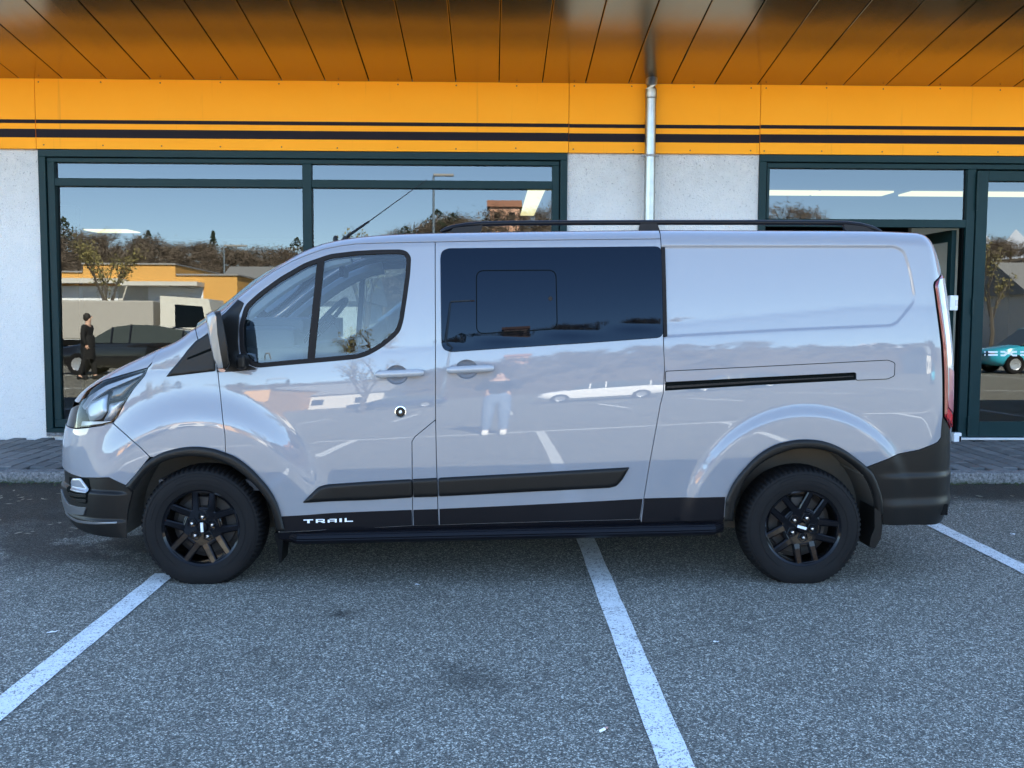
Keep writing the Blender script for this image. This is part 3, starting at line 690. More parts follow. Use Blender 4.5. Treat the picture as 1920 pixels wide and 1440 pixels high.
def spline(P,n=4):
    P=[np.array(p) for p in P]; out=[]
    for i in range(len(P)-1):
        a,b,c,d=P[max(i-1,0)],P[i],P[i+1],P[min(i+2,len(P)-1)]
        for k in range(n):
            t=k/n; out.append(tuple(.5*((2*b)+(c-a)*t+(2*a-5*b+4*c-d)*t*t+(3*b-a-3*c+d)*t**3)))
    return out+[tuple(P[-1])]
FO,FI,RO,RI=spline(FO),spline(FI),spline(RO),spline(RI)
mid=lambda A,B:[((a[0]+b[0])/2,(a[1]+b[1])/2) for a,b in zip(A,B)]
FM=[inv(*p) for p in ((279,868),(300,859),(330,849),(366,846),(397,849.5),(421,857))]
a_h0,a_h1=topa(300),topa(362); a_w1=topa(603); a_rq=2.72
FD=[(407,681),(410.5,719.5),(416,770),(421.7,815),(423,858)]
SHUT_T=[(424,580.5),(450,556),(476,535),(512,509.5),(547.7,489.5),(576.5,477.5),(607.6,466.7),(640,460.5),(667.5,457),(740,454.8),(816,453.4)]
def letters(parent):
    def st(*bx):
        out=[]
        for (x0,y0,x1,y1) in bx: out.append([(540+x0/12,930+y0/12),(540+x1/12,930+(y0+(x1-x0)*-.026)/12),(540+x1/12,930+(y1+(x1-x0)*-.026)/12),(540+x0/12,930+y1/12)])
        return out
    L={'T':st((350,527,565,548),(435,548,490,606)),'R':st((626,520,672,602),(672,517,790,534),(672,557,780,574),(784,520,826,568),(740,570,800,588),(775,580,832,600)),
       'A':st((893,530,938,594),(938,512,1060,528),(938,554,1060,568),(1056,512,1098,590)),'I':st((1158,500,1214,582)),'L':st((1278,495,1322,580),(1322,556,1464,576))}
    for nm,sts in L.items():
        mb=MB()
        for q in sts:
            P=[inv(*p) for p in q]; 
            for d in (0,): 
                n=SN(np.array([p[0] for p in P]),np.array([p[1] for p in P])); X=S(np.array([p[0] for p in P]),np.array([p[1] for p in P]))
                A=loc3(X+n*.0045,False); B=loc3(X+n*.001,False); mb.add(list(A)+list(B),[(0,1,2,3),(0,4,5,1),(1,5,6,2),(2,6,7,3),(3,7,4,0)])
        mb.build('letter',M['letter'],parent)
def half(far):
    nf=dict(far=far)
    # --- front door
    poly=IV(FD+[(447,880)]+[(478,907),(505,942),(519,975),(522,999),(600,995),(700,990.5),(774,986.5),(773,900),(772.5,828),(778,819),(816.8,787),(816.5,620),(816,453.4)])
    poly+= IV(SHUT_T[::-1][1:]+[(404,599),(405.5,640)])
    door=panel('front_door',poly,PA,van,holes=[DOORWIN,cup_poly((744,703))],sp=.022,**nf)
    seal=panel('window_seal',DOORWIN,M['rubber'],door,holes=[GLASS],gap=.0005,off=.002,rim=.02,bev=.003,sp=.02,**nf)
    panel('window',GLASS,M['carglass'],door,off=-.006,gap=-.002,rim=0,sp=.05,**nf)
    bar=IV([(595.6,486),(608,481),(588.6,676),(576.3,677)])
    panel('window_divider',bar,M['rubber'],door,off=.001,gap=0,rim=.02,bev=.002,sp=.03,**nf)
    # black sail between the pillar and the glass
    sail=IV([(402,603),(424,586),(447,562),(457,569),(448,590),(446,640),(448,664),(461,683),(481,692),(440,695.5),(407,697.5)])
    panel('mirror_sail',sail,M['blackplastic'],door,off=.005,gap=.001,rim=.012,bev=.004,sp=.02,**nf)
    sill=IV([(522,967.5),(600,962.5),(700,957.6),(773,954.8),(774,986),(700,990),(600,994.5),(523,998.5)])
    sl=panel('sill_stripe',sill,M['satinblack'],door,off=.0022,gap=.0035,rim=.004,bev=.0008,**nf)
    if not far: letters(sl)
    mo=rcorner(IV([(565.5,943),(596,912.5),(612,907.5),(690,902),(774,897.3),(775.5,932.6),(690,937.5)]),.02)
    panel('side_moulding',mo,M['blackplastic'],door,off=.002,offf=off_prof(mo,.016,.022),gap=.001,rim=.008,bev=.001,sp=.012,**nf)
    handle(door,(708,702.5),(793,699),(744,703),far)
    # lock button
    lk=inv(751,772); lockp=S(*[np.array([q]) for q in lk])[0]; nn=SN(np.array([lk[0]]),np.array([lk[1]]))[0]
    lp=loc3(lockp,far); s=-1 if not far else 1
    MB().lathe([(0,s*.010),(.022,s*.010),(.026,s*.006),(.0265,-s*.004)],28,'Y',lp,0).lathe([(.0265,s*.0065),(.031,s*.0055),(.032,-s*.003)],28,'Y',lp,1).lathe([(0,s*.0135),(.007,s*.0125),(.009,s*.0095)],20,'Y',lp,2).build('lock_button',[M['glossblack'],M['chrome'],M['white']],door,smooth=True)
    # --- filler panel below the pillar
    fp=IV([(816.8,787),(818,850),(822,985.2),(774,986.5),(773,900),(772.5,828),(778,819)])
    fl=panel('filler_flap',fp,PA,van,**nf)
    panel('sill_stripe',IV([(774,955),(821.5,953.3),(822.5,985),(775,986.2)]),M['satinblack'],fl,off=.0022,gap=.0035,rim=.004,bev=.0008,**nf)
    mo=IV([(774.5,897),(820,894.8),(821.5,931),(776,932.6)]); panel('side_moulding',mo,M['blackplastic'],fl,off=.002,offf=lambda a,z:off_prof(IVM2,.016,.022)(a,z),gap=.0015,rim=.008,bev=.001,sp=.012,**nf)
    # --- sliding door
    poly=IV([(816,453.4),(816.5,620),(816.8,787),(818,850),(822,985.2),(900,982.5),(1050,978.5),(1200.5,974.5),(1217.5,872.5),(1228,815),(1238,760),(1244,736),(1246,695),(1243.9,632.5),(1239.5,462.5),(1239,447.6),(1100,449),(950,451)])
    sd=panel('sliding_door',poly,PA,van,holes=[cup_poly((875,692.5))],**nf)
    wv=panel('window',SLWIN,M['darkglass'],sd,off=.0035,gap=.0005,rim=.006,bev=.002,sp=.04,**nf)
    sw=rcorner(IV([(892.5,507),(1043,506),(1045.5,617.5),(893,627)]),.045,7)
    ring=shrink(clean(dens(sw,.03)),.0042)
    panel('vent_seal',sw,M['groove'],wv,holes=[ring],off=.0048,gap=0,rim=.002,bev=.0005,sp=0,step=.02,**nf)
    a=inv(886,564); pz=loc3(S(*[np.array([q]) for q in a])[0],far); MB().box((pz[0]-.012,pz[1]-.009,pz[2]-.004),(pz[0]+.012,pz[1]+.009,pz[2]+.004),bev=.002).build('vent_catch',M['glossblack'],wv)
    a=inv(1032,560); pz=loc3(S(*[np.array([q]) for q in a])[0],far); MB().lathe([(0,(1 if far else -1)*.0065),(.011,(1 if far else -1)*.006),(.013,0)],20,'Y',pz).build('vent_knob',M['satinblack'],wv,smooth=True)
    panel('trim_strip',IV([(1240.2,464),(1246.2,464),(1250.5,630.5),(1244.6,631.5)]),M['rubber'],sd,off=.004,gap=0,rim=.012,bev=.002,sp=.03,**nf)
    mo=rcorner(IV([(822.5,895),(1000,885.5),(1181,875.2),(1167,899),(1156,911),(1143,914.5),(1000,921.5),(824,930.5)]),.012)
    panel('side_moulding',mo,M['blackplastic'],sd,off=.002,offf=lambda a,z:off_prof(IVM3,.016,.022)(a,z),gap=.001,rim=.008,bev=.001,sp=.012,**nf)
    panel('sill_stripe',IV([(823,953.2),(950,947.5),(1100,940),(1206,934),(1200,974),(1050,978),(900,982),(823.5,984.8)]),M['satinblack'],sd,off=.0022,gap=.0035,rim=.004,bev=.0008,**nf)
    handle(sd,(840.5,694.5),(924,690.5),(875,692.5),far,split=True)
    # --- rear quarter panel
    aj=topa(1238)
    poly=IV([(1239,447.6),(1239.5,462.5),(1243.9,632.5),(1246,695),(1244,736),(1238,760),(1228,815),(1217.5,872.5),(1200.5,974.5),(1202,980),(1280,977.5),(1356,975),(1369,950),(1371,930),(1388,893),(1426,852),(1475,834),(1510,831),(1545,835),(1578,848),(1607,870),(1626,875.6),(1684,851.4),(1749,833.6),(1758,829),(1764,820.7),(1766,791.7),(1767.5,781),(1767,707),(1763.7,642),(1756,581),(1750,535.6),(1751.5,529),(1764,514)])
    zt=inv(1764,514)[1]; poly+=[(a_rq,zt),(a_rq,1.72)]+toprow(a_rq-.12,aj,44)
    rq=panel('rear_quarter_panel',poly,PA,van,offf=lambda a,z:-.007*quarter_recess(a,z),extra=QEX,sp=.021,**nf)
    panel('sill_stripe',IV([(1207.5,934),(1360,931),(1357,974.5),(1280,977),(1202.5,979.5)]),M['satinblack'],rq,off=.0022,gap=.002,rim=.004,bev=.0008,**nf)
    rc=rcorner(IV([(1247,695.5),(1360,690),(1520,682),(1665,674.6),(1678,680),(1677,705),(1664,711),(1604,713.5),(1604,699),(1420,708.5),(1247,717.5)]),.012)
    panel('rail_cover',rc,PA,rq,off=.0035,gap=.001,rim=.006,bev=.0012,sp=.025,**nf)
    panel('rail_cover_gap',rc,M['groove'],rq,holes=[shrink(clean(dens(rc,.03)),.003)],off=.0045,gap=0,rim=.002,bev=.0003,sp=0,step=.02,**nf)
    rsl=IV([(1247,717.5),(1420,708.5),(1604,699),(1604,712.5),(1420,722),(1247,732.5)])
    panel('slide_rail',rsl,M['groove'],rq,off=.0006,gap=0,rim=.002,bev=.0005,sp=.03,**nf)
    panel('rail_lip',IV([(1250,724),(1420,714),(1600,704.5),(1600,706.5),(1420,717),(1250,728)]),M['satinblack'],rq,off=.0022,gap=0,rim=.0015,bev=.0005,sp=.03,**nf)
    # --- fender
    tr=toprow(a_h1,a_h0,14)
    poly=IV([(423,858),(421.7,815),(416,770),(410.5,719.5),(407,681),(405.5,640),(398,618),(372,639)])+[(inv(366,630)[0],topz(a_h1)-.02)]+tr+IV([(290,668),(283,684),(277.5,689.5),(271,704.5),(250,729.5),(233,757),(219.8,782),(211,793),(239,817.8),(262,838),(281,857)])+FM[1:]
    fd=panel('front_wing',poly,PA,van,sp=.02,**nf)
    tri=rcorner(IV([(311,706.8),(321,694),(367,639.3),(399,619.5),(402,605),(402.5,640),(404.5,696)]),.010)
    sc=panel('wing_trim',tri,M['blackplastic'],fd,off=.002,offf=lambda a,z:off_prof(IVTRI,.006,.012)(a,z),gap=.0005,rim=.006,bev=.001,sp=.016,**nf)
    panel('wing_trim_rib',rcorner(IV([(352,671),(398,652),(399,657),(352,675)]),.004),M['groove'],sc,off=.0085,gap=0,rim=.001,bev=.0003,sp=0,step=.02,**nf)
    # --- pillar and roof beam above the doors
    poly=[(a,z) for a,z in toprow(a_h1,aj,90)]; poly=poly[::-1]
    poly+= [(inv(366,630)[0],topz(a_h1)-.02)]+IV([(372,639),(398,618),(404,599)]+SHUT_T+[(950,451),(1100,449),(1239,447.6)])
    panel('roof_beam',poly,PA,van,**nf)
    # --- wheel arch trims
    panel('arch_trim',FO+FI[::-1],M['blackplastic'],van,off=.012,offf=lambda a,z:off_prof(ARF,.016,.018)(a,z),gap=.0,rim=.05,bev=.004,sp=.014,**nf)
    panel('arch_trim',RO+RI[::-1],M['blackplastic'],van,off=.012,offf=lambda a,z:off_prof(ARR,.016,.018)(a,z),gap=.0,rim=.05,bev=.004,sp=.014,**nf)
    # --- lights
    hl=IV([(142,803),(145,770),(149,756),(160,736),(192,715),(233,702.5),(277.5,689.8),(271,704.5),(250,729.5),(233,757),(219.8,782),(210,792.5),(191.7,797.5)])
    zf=inv(142,803)[1]; zu=inv(149,756)[1]; zl=.86
    hl=[(-2.52,zf+.0)]+[(-2.56,zf+.08)]+hl[2:] if False else hl
    h=panel('headlight',hl,M['clear'],van,gap=.002,off=.001,rim=0,sp=.03,**nf)
    panel('lamp_housing',hl,M['glossblack'],h,off=-.045,gap=.004,rim=-.0,sp=.03,**nf)
    panel('lamp_edge',hl,M['glossblack'],h,holes=[shrink(clean(dens(hl,.03)),.010)],off=-.002,gap=.002,rim=.045,bev=.0005,sp=0,step=.02,**nf)
    def lampbit(name,pts,off,mat,dome=.0):
        P=rcorner(IV(pts),.008); return panel(name,P,M[mat],h,off=off,offf=off_prof(P,dome,.03) if dome else None,gap=0,rim=.012,bev=.002,sp=.015,**nf)
    lampbit('reflector',[(205,727),(258,709),(267,698),(246,727),(228,748),(200,752)],-.022,'smoke',.014)
    lampbit('reflector',[(160,752),(196,737),(194,772),(183,786),(160,790),(154,770)],-.030,'silver',.02)
    lampbit('reflector',[(200,757),(228,751),(216,776),(206,787),(188,790),(198,772)],-.025,'silver',.014)
    lampbit('daylight_strip',[(150,762),(165,741),(196,722),(266,699),(262,703),(198,730),(170,748),(155,768)],-.012,'palelens')
    lampbit('lamp_bezel',[(148,800),(150,790),(190,791),(210,789),(206,794),(190,797)],-.012,'silver')
    # tail light
    tl=IV([(1764,515),(1753,529),(1751.5,536),(1758,581),(1766,642),(1769.3,707),(1769.3,781),(1781,803)]); zb=tl[-1][1]; ztl=tl[0][1]
    tlp=tl+[(a_rq,zb-.006),(a_rq,ztl)]
    t=panel('tail_light',tlp,M['darkred'],van,off=.002,offf=lambda a,z:off_prof(TLP,.012,.03)(a,z),gap=.002,rim=.02,bev=.002,sp=.015,**nf)
    aa=lambda z0,lo: lo
    inner=[(p[0]+.035,p[1]) for p in tl[1:6]]
    pl=[(inner[0][0]+.02,ztl-.03)]+inner[1:]+[(inner[-1][0]+.01,inner[-1][1]-.16),(a_rq-.02,inner[-1][1]-.20),(a_rq-.02,ztl-.02)]
    panel('reverse_lens',pl,M['palelens'],t,off=.0165,gap=0,rim=.004,bev=.001,sp=.02,**nf)
    rl=[(inner[-1][0]+.005,inner[-1][1]-.175),(a_rq-.02,inner[-1][1]-.215),(a_rq-.02,zb+.01),(tl[-1][0]-.01,zb+.02),(tl[-2][0]+.015,tl[-2][1])]
    ml=[(inner[-1][0]+.012,inner[-1][1]+.05),(a_rq-.02,inner[-1][1]+.03),(a_rq-.02,inner[-1][1]-.20),(inner[-1][0]+.008,inner[-1][1]-.165)]
    panel('indicator_lens',ml,M['pinklens'],t,off=.0185,gap=0,rim=.003,bev=.001,sp=.02,**nf)
    panel('brake_lens',rl,M['red'],t,off=.0165,gap=0,rim=.004,bev=.001,sp=.02,**nf)
    # --- bumpers
    lo=[inv(141.7,980),inv(169.4,996.5),inv(211,1005.5),inv(241.5,1008)]; zc=.272
    bl=[(A1+.002,zc+.03)]+[(-2.75,zc+.02),(-2.6,zc+.012)]+lo+IV([(240,985),(239.5,970),(243,945),(249,922),(238,911.5),(236,910.5),(214,900.5),(204,895.6),(153,895.6)]); zpb=inv(150,893)[1]
    bl+=[(-2.45,zpb+.02),(-2.6,zpb+.028),(A1+.002,zpb+.028)]
    fb=panel('front_bumper',bl,M['blackplastic'],van,sp=.016,offf=fb_off,**nf)
    zh=inv(142,804)[1]
    bp=[(A1+.002,zpb+.028),(-2.6,zpb+.028),(-2.45,zpb+.02)]+IV([(153,895.6),(204,895.6),(214,900.5),(236,910.5),(252,893),(272,868),(281,857),(262,838),(239,817.8),(211,793),(191.7,798),(160,802.5),(142,804)])+[(-2.5,zh),(-2.7,zh-.0),(A1+.002,zh-.02)]
    panel('bumper_skin',bp,PA,fb,**nf)
    # grille band between the lamps, hood edge above
    zu=inv(149,757)[1]
    gr=[(A1+.002,zh-.02),(-2.7,zh),(-2.5,zh)]+IV([(142,803),(145,770),(149,757)])+[(-2.5,.918),(-2.7,.912),(A1+.002,.91)]
    panel('grille',gr,M['glossblack'],van,off=-.006,gap=.002,sp=.03,**nf)
    for k in range(3):
        z0=zh+.012+k*.038; panel('grille_bar',[(A1+.002,z0-.01),(-2.55,z0+.005),(-2.55,z0+.017),(A1+.002,z0+.006)],M['glossblack'],van.children[-1],off=.0005,gap=0,rim=.006,bev=.002,sp=.03,**nf)
    # fog lamp
    fo=rcorner(IV([(127,887),(141,886.5),(150,897),(163,898),(167,925),(166,944),(150,941),(135,930),(127,912)]),.008)
    fg=panel('fog_lamp_recess',fo,M['groove'],fb,off=.003,offf=fb_off,gap=0,rim=.004,bev=.0005,sp=.01,**nf)
    def fb_bit(name,pts,off,mat,dome=0.0):
        P=rcorner(IV(pts),.006); panel(name,P,M[mat],fg,off=off+.003,offf=(lambda a,z:fb_off(a,z)+(off_prof(P,dome,.012)(a,z) if dome else 0)),gap=0,rim=.006,bev=.001,sp=.008,**nf)
    fb_bit('fog_lamp',[(130,903),(134,897),(149,897),(158,909),(165,919),(164,924),(148,922),(135,917)],.002,'fogglass',.006)
    fb_bit('fog_lamp_blade',[(134,922),(150,926),(166,927),(166,931),(150,930.5),(135,927)],.006,'blackplastic')
    fb_bit('fog_lamp_blade',[(133,930),(150,935),(166,936),(166,941),(150,940),(134,935)],.006,'blackplastic')
    fb_bit('fog_lamp_blade',[(128,889),(141,888.5),(149,896),(140,895.5),(128,894)],.006,'blackplastic')
    fb_bit('bumper_reflection',[(120,916),(124,930),(134,945),(150,950),(165,951),(161,964),(140,962),(126,955),(121,940)],.004,'pale_bumper')  # reflection of the sunlit lot painted as a pale patch, no separate part
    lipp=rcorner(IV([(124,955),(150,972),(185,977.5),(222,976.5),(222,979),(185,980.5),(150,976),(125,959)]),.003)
    panel('bumper_lip',lipp,M['pale_bumper'],fb,off=.002,offf=fb_off,gap=0,rim=.003,bev=.001,sp=.012,**nf)
    rb=IV([(1767.5,781),(1766,791.7),(1764,820.7),(1758,829),(1749,833.6),(1684,851.4),(1626,875.6),(1641,897),(1649,925),(1652.5,950),(1652,983)])
    zlo=inv(1690,983)[1]; rbp=rb+[inv(1690,983),(2.6,zlo-.004),(2.9,zlo),(R1-.002,zlo+.01),(R1-.002,.62),(a_rq+.1,.64),(a_rq,zb-.008),(tl[-1][0],zb-.006)]
    panel('rear_bumper',rbp,M['blackplastic'],van,off=.002,sp=.016,offf=rb_off,**nf)
    # rear door
    rd=[(a_rq+.003,zb),(a_rq+.1,.645),(R1-.002,.625),(R1-.002,topz(R1)-.01),(3.1,topz(3.1)-.005),(a_rq+.05,1.85),(a_rq+.003,1.7)]
    rwin=rcorner([(a_rq+.10,1.10),(R1-.06,1.08),(R1-.06,1.72),(a_rq+.10,1.70)],.05)
    rdo=panel('rear_door',rd,PA,van,**nf); panel('window',rwin,M['darkglass'],rdo,off=.003,gap=0,rim=.004,sp=.05,**nf)
    panel('rear_post',[(a_rq,1.719),(a_rq,1.70),(a_rq+.05,1.85),(3.1,topz(3.1)-.005),(R1-.002,topz(R1)-.01)]+toprow(R1-.002,a_rq-.12,16),PA,van,gap=.001,**nf)
    # dark inner shell that closes the gaps
    zsh=.33; r=.445
    ol=[(-2.35,zsh)]+[(-WB-r,zsh)]+arc(-WB,WH,r,178,2)[1:]+[(-WB+r,zsh),(WB-r,zsh)]+arc(WB,WH,r,178,2)[1:]+[(WB+r,zsh),(2.75,zsh)]
    ol+= [(2.75,1.85)]+[(float(a),float(ztop_s(a))-.045) for a in np.linspace(2.5,-2.45,70)]
    panel('inner_shell',ol,M['liner'],van,holes=[shrink(clean(dens(DOORWIN,.04)),.028)],off=-.030,gap=0,rim=0,sp=.06,**nf)
_zf=[inv(200,y)[1] for y in (921,928,972,979)]; _zr=[inv(1700,y)[1] for y in (884,897,938,952)]
_xr=inv(1640,890)[0]
def fb_off(a,z):
    k=sstep(-1.97,-2.06,a); return k*(.022*sstep(_zf[0],_zf[1],z)+.010*sstep(_zf[2],_zf[3],z)-.012)
def rb_off(a,z):
    k=sstep(_xr-.02,_xr+.14,a); return k*(.009*sstep(_zr[0],_zr[1],z)+.012*sstep(_zr[2]+.03,_zr[3],z))
def quarter_recess(a,z):
    P=np.asarray(QREC); pts=np.stack([a,z],1); d=np.where(inpoly(pts,P),1,-1)*edist(pts,P); t=np.clip((d+.004)/.016,0,1); return t*t*(3-2*t)
QREC=rcorner(IV([(1225,461),(1679,461),(1696,470),(1706,500),(1716,553),(1715,567),(1683,606),(1671,611.5),(1460,620.5),(1225,633.5)]),.05)
QEX=[q for d in (-.006,-.001,.003,.007,.011,.016,.022) for q in shrink(clean(dens(QREC,.014)),d)]
IVM2=IV([(700,902),(774,897),(820,894.8),(900,891),(900,927),(821.5,931),(776,932.6),(700,937)])
IVM3=IV([(760,898.5),(1000,885.5),(1181,875.2),(1167,899),(1156,911),(1143,914.5),(1000,921.5),(760,934)])
IVTRI=IV([(311,706.8),(321,694),(367,639.3),(399,619.5),(402,605),(402.5,640),(404.5,696)])
ARF=FO+FI[::-1]; ARR=RO+RI[::-1]
_tl=IV([(1764,515),(1753,529),(1751.5,536),(1758,581),(1766,642),(1769.3,707),(1769.3,781),(1781,803)]); TLP=_tl+[(a_rq,_tl[-1][1]-.006),(a_rq,_tl[0][1])]
def cup_poly(cup):
    c=inv(*cup); return [(c[0]+.060*cos(t),c[1]+.052*sin(t)) for t in np.linspace(0,2*pi,40,endpoint=False)]
def handle(door,p0,p1,cup,far,split=False):
    s=1 if far else -1
    c=inv(*cup); q=cup_poly(cup)
    def bowl(a,z): r2=np.clip(((a-c[0])/.060)**2+((z-c[1])/.052)**2,0,1); return -.030*np.sqrt(1-r2*.98)*np.clip((1-r2)*6,0,1)-.001
    panel('handle_cup',q,M['paint'],door,off=.0,offf=bowl,gap=-.001,rim=0,sp=.006,step=.01,far=far)
    # the scooped bowl reads as a shallow dish set behind the grip
    A=inv(*p0);B=inv(*p1); n=14; mb=MB(); pts=[]; rs=[]
    for i in range(n+1):
        t=i/n; a=A[0]+(B[0]-A[0])*t; z=A[1]+(B[1]-A[1])*t; X=S(np.array([a]),np.array([z]))[0]; N=SN(np.array([a]),np.array([z]))[0]
        lift=.034*min(1,4*t+.55)*min(1,4*(1-t)+.55); P=X+N*lift; pts.append(loc3(P,far)); rs.append(.0205*(.80+.20*min(1,9*t,9*(1-t))**.5))
    mb.tube(pts,rs,14)
    for k in (0,n):
        pass
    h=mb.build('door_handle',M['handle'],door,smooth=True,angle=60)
    ft=MB()
    for i in (1,n-2):
        P=pts[i]; ft.tube([P,(P[0],P[1]-s*.034,P[2])],.014,10)
    ft.build('handle_foot',M['paint'],h,smooth=True)
half(False)
half(True)
# --- full width skins: hood, windscreen, roof
def skin(name,cols,mat,crown0,xb0=0.0,ny=14,zlow=None,parent=van,nrm=True,m=None):
    """grid across the van from edge to edge; cols = chart a; zlow(a) = lower edge of the side strip or None"""
    V=[];nr=None
    for a in cols:
        zt=topz(a); crown=crown0(a) if callable(crown0) else crown0; xb=xb0(a) if callable(xb0) else xb0
        zl=zlow(a) if zlow else None
        zs=[zt]
        if zl is not None and zl<zt-.004: zs=[zl+(zt-zl)*(1-(1-i/8)**1.6) for i in range(9)]
        else: zs=[zt-.0001*(8-i) for i in range(9)]
        sd=[S(np.array([a]),np.array([z]))[0] for z in zs]
        e=sd[-1]; L=[(p[0],-p[1],p[2]) for p in sd]
        mids=[]
        for j in range(1,ny):
            t=-1+2*j/ny; k=1-abs(t)**2.4; mids.append((e[0]+xb*k*1.0,e[1]*t,e[2]+EPS*.6+crown*k*min(1,e[1]/.5)))
        Rr=[(p[0],p[1],p[2]) for p in sd[::-1]]
        V.append(L+mids+Rr)
    n=len(V[0]); flat=[p for r in V for p in r]; F=[]
    for i in range(len(cols)-1):
        for j in range(n-1): F.append((i*n+j,i*n+j+1,(i+1)*n+j+1,(i+1)*n+j))
    mb=MB(); mb.add(flat,F); o=mb.build(name,mat,parent,smooth=True,angle=70); return o
hb=IV([(149,755),(160,735),(192,713.5),(233,701),(278,688.3),(283,683)]); hb2=sorted(hb+[(a_h0,topz(a_h0))])
def zhood(a):
    xs=[p[0] for p in hb2]; zs=[p[1] for p in hb2]
    return min(float(np.interp(a,xs,zs)),topz(a)-.012) if a<a_h0-.002 else topz(a)
cols=list(np.linspace(A1+.01,-2.45,12))+list(np.linspace(-2.42,a_h0,22))+list(np.linspace(a_h0+.01,a_h1,8))
skin('bonnet',cols,PA,.035,xb0=-.02,zlow=zhood)
skin('windscreen',list(np.linspace(a_h1+.004,a_w1,26)),M['carglass'],lambda a:.018+.03*sstep(a_w1,a_w1-.5,a),xb0=lambda a:-.10*sstep(a_w1+.02,a_w1-.45,a))
roofcols=list(np.linspace(a_w1+.004,2.5,60))+list(np.linspace(2.52,R1-.01,14))
skin('roof',roofcols,PA,.018)
# wheels
rp=onY(376.7,991,5.42); rr_=onY(1505.7,990,5.42); HUBZ=.308; RT=.337; RIMO=.965
def wheel(x,far,spin):
    s=1 if far else -1
    wn_=empty('wheel',(0,0,0),None,None); wn_.parent=van; wn_.location=(x,s*(RIMO),HUBZ)
    N=288; b=-s            # b: inward direction along y
    prof=[(.205,.012),(.214,-.004),(.232,-.010),(.262,-.0135),(.292,-.011),(.312,-.003),(.3255,.010),(.3325,.028),(.3362,.055),(.337,.1),(.3365,.16),(.331,.19),(.31,.207),(.26,.212),(.205,.2)]
    V=[];F=[];k=len(prof)
    for j in range(N):
        q=2*pi*j/N
        for i,(r,h) in enumerate(prof):
            if i in (6,7) and j%4<2: r-= .010 if i==7 else .007
            if i==8 and j%4<2: r-=.008
            if i in (9,10) and (j+2)%6<2: r-=.005
            z=r*sin(q); xx=r*cos(q); yy=b*h
            lim=-(HUBZ-.001)
            if z<lim: 
                over=lim-z; z=lim+ -.0; xx*=1+over*.5
            if z<-.2: yy-= b*.010*max(0,(-z-.2)/.11)*(1 if h<.1 else -1)*(1 if .22<r<.325 else .3)
            V.append((xx,yy,z))
    for j in range(N):
        for i in range(k-1):
            j2=(j+1)%N; f=(j*k+i,j*k+i+1,j2*k+i+1,j2*k+i); F.append(f)
    mb=MB(); mb.add(V,F); mb.build('tyre',M['tyre'],wn_,smooth=True,angle=32)
    mb=MB()
    for r0,h0 in ((.243,-.0125),(.300,-.0095)):
        mb.lathe([(r0-.0016,b*(h0+.002)),(r0-.0008,b*(h0-.0012)),(r0+.0008,b*(h0-.0012)),(r0+.0016,b*(h0+.002))],96,'Y')
    for t0,t1 in ((62,118),(232,262),(150,170),(320,345)):   # raised band on the sidewall
        n=14; VV=[];FF=[]
        for i in range(n+1):
            q=radians(t0+(t1-t0)*i/n)
            for r,h in ((.266,-.0128),(.268,-.0152),(.286,-.0138),(.288,-.0112)): VV.append((r*cos(q),b*h,r*sin(q)))
        for i in range(n):
            for c in range(3): FF.append((i*4+c,i*4+c+1,i*4+5+c,i*4+4+c))
        mb.add(VV,FF)
    mb.build('sidewall_ribs',M['tyre'],wn_,smooth=True)
    mb=MB().lathe([(.203,b*.21),(.203,b*.06),(.196,b*.03),(.2,b*.008),(.212,b*-.002),(.2185,b*-.002),(.2195,b*.006),(.214,b*.012)],72,'Y')
    mb.build('rim',M['glossblack'],wn_,smooth=True)
    MB().lathe([(0,b*.115),(.16,b*.115),(.165,b*.13),(.19,b*.14)],48,'Y').build('brake_disc',M['iron'],wn_,smooth=True)
    MB().box((-.05,b*.075,.09),(.06,b*.12,.16),bev=.01).build('brake_caliper',M['iron'],wn_)
    # hub
    MB().lathe([(0,b*.030),(.030,b*.030),(.034,b*.034),(.050,b*.033),(.080,b*.0295),(.103,b*.0275),(.109,b*.031),(.112,b*.06),(.112,b*.11)],60,'Y').build('hub',M['glossblack'],wn_,smooth=True)
    for q in range(5):
        an=spin+q*72; R=Matrix.Rotation(radians(an-90)*1.0,4,'Y').inverted()
        mb=MB()
        for sg in (-1,1):
            P=[(.088,sg*.041,.0205,.0265),(.115,sg*.0425,.0200,.021),(.16,sg*.0450,.0180,.013),(.2085,sg*.0475,.0175,.005)]
            VV=[];FF=[]
            for r,c,hw,h in P:
                bv=.0062
                for u,d in ((-hw,.034),(-hw,bv),(-hw+bv,0),(hw-bv,0),(hw,bv),(hw,.034)): VV.append((c+u,b*(h+d),r))
            for i in range(3):
                for c in range(5): FF.append((i*6+c,i*6+c+1,i*6+7+c,i*6+6+c))
            FF+=[(18,19,20,21,22,23),(5,4,3,2,1,0)]; mb.add(VV,FF)
        mb.lathe([(.0255,b*.030),(.0255,b*.0245),(.0275,b*.0235),(.0295,b*.0245),(.0295,b*.030)],5,'Y',(0,0,.0585))
        mb.tube([(-.024,b*.0265,.094),(.024,b*.0265,.094)],.0035,6)
        mb.box((-.05,b*.006,.192),(.05,b*.03,.2095),bev=.004)
        mb.xf(R); mb.build('spoke',M['glossblack'],wn_)
        mb=MB().lathe([(0,b*.010),(.006,b*.0105),(.0095,b*.014),(.0105,b*.020)],20,'Y',(0,0,.0585),0).lathe([(.0105,b*.018),(.0135,b*.020),(.0145,b*.032),(.0215,b*.031),(.0225,b*.036)],6,'Y',(0,0,.0585),1).xf(R); mb.build('wheel_nut',[M['chrome'],M['glossblack']],wn_,smooth=True,angle=40)
    mb=MB().lathe([(0,b*.018),(.026,b*.020),(.030,b*.026),(.031,b*.036)],40,'Y'); mb.build('centre_cap',M['glossblack'],wn_,smooth=True)
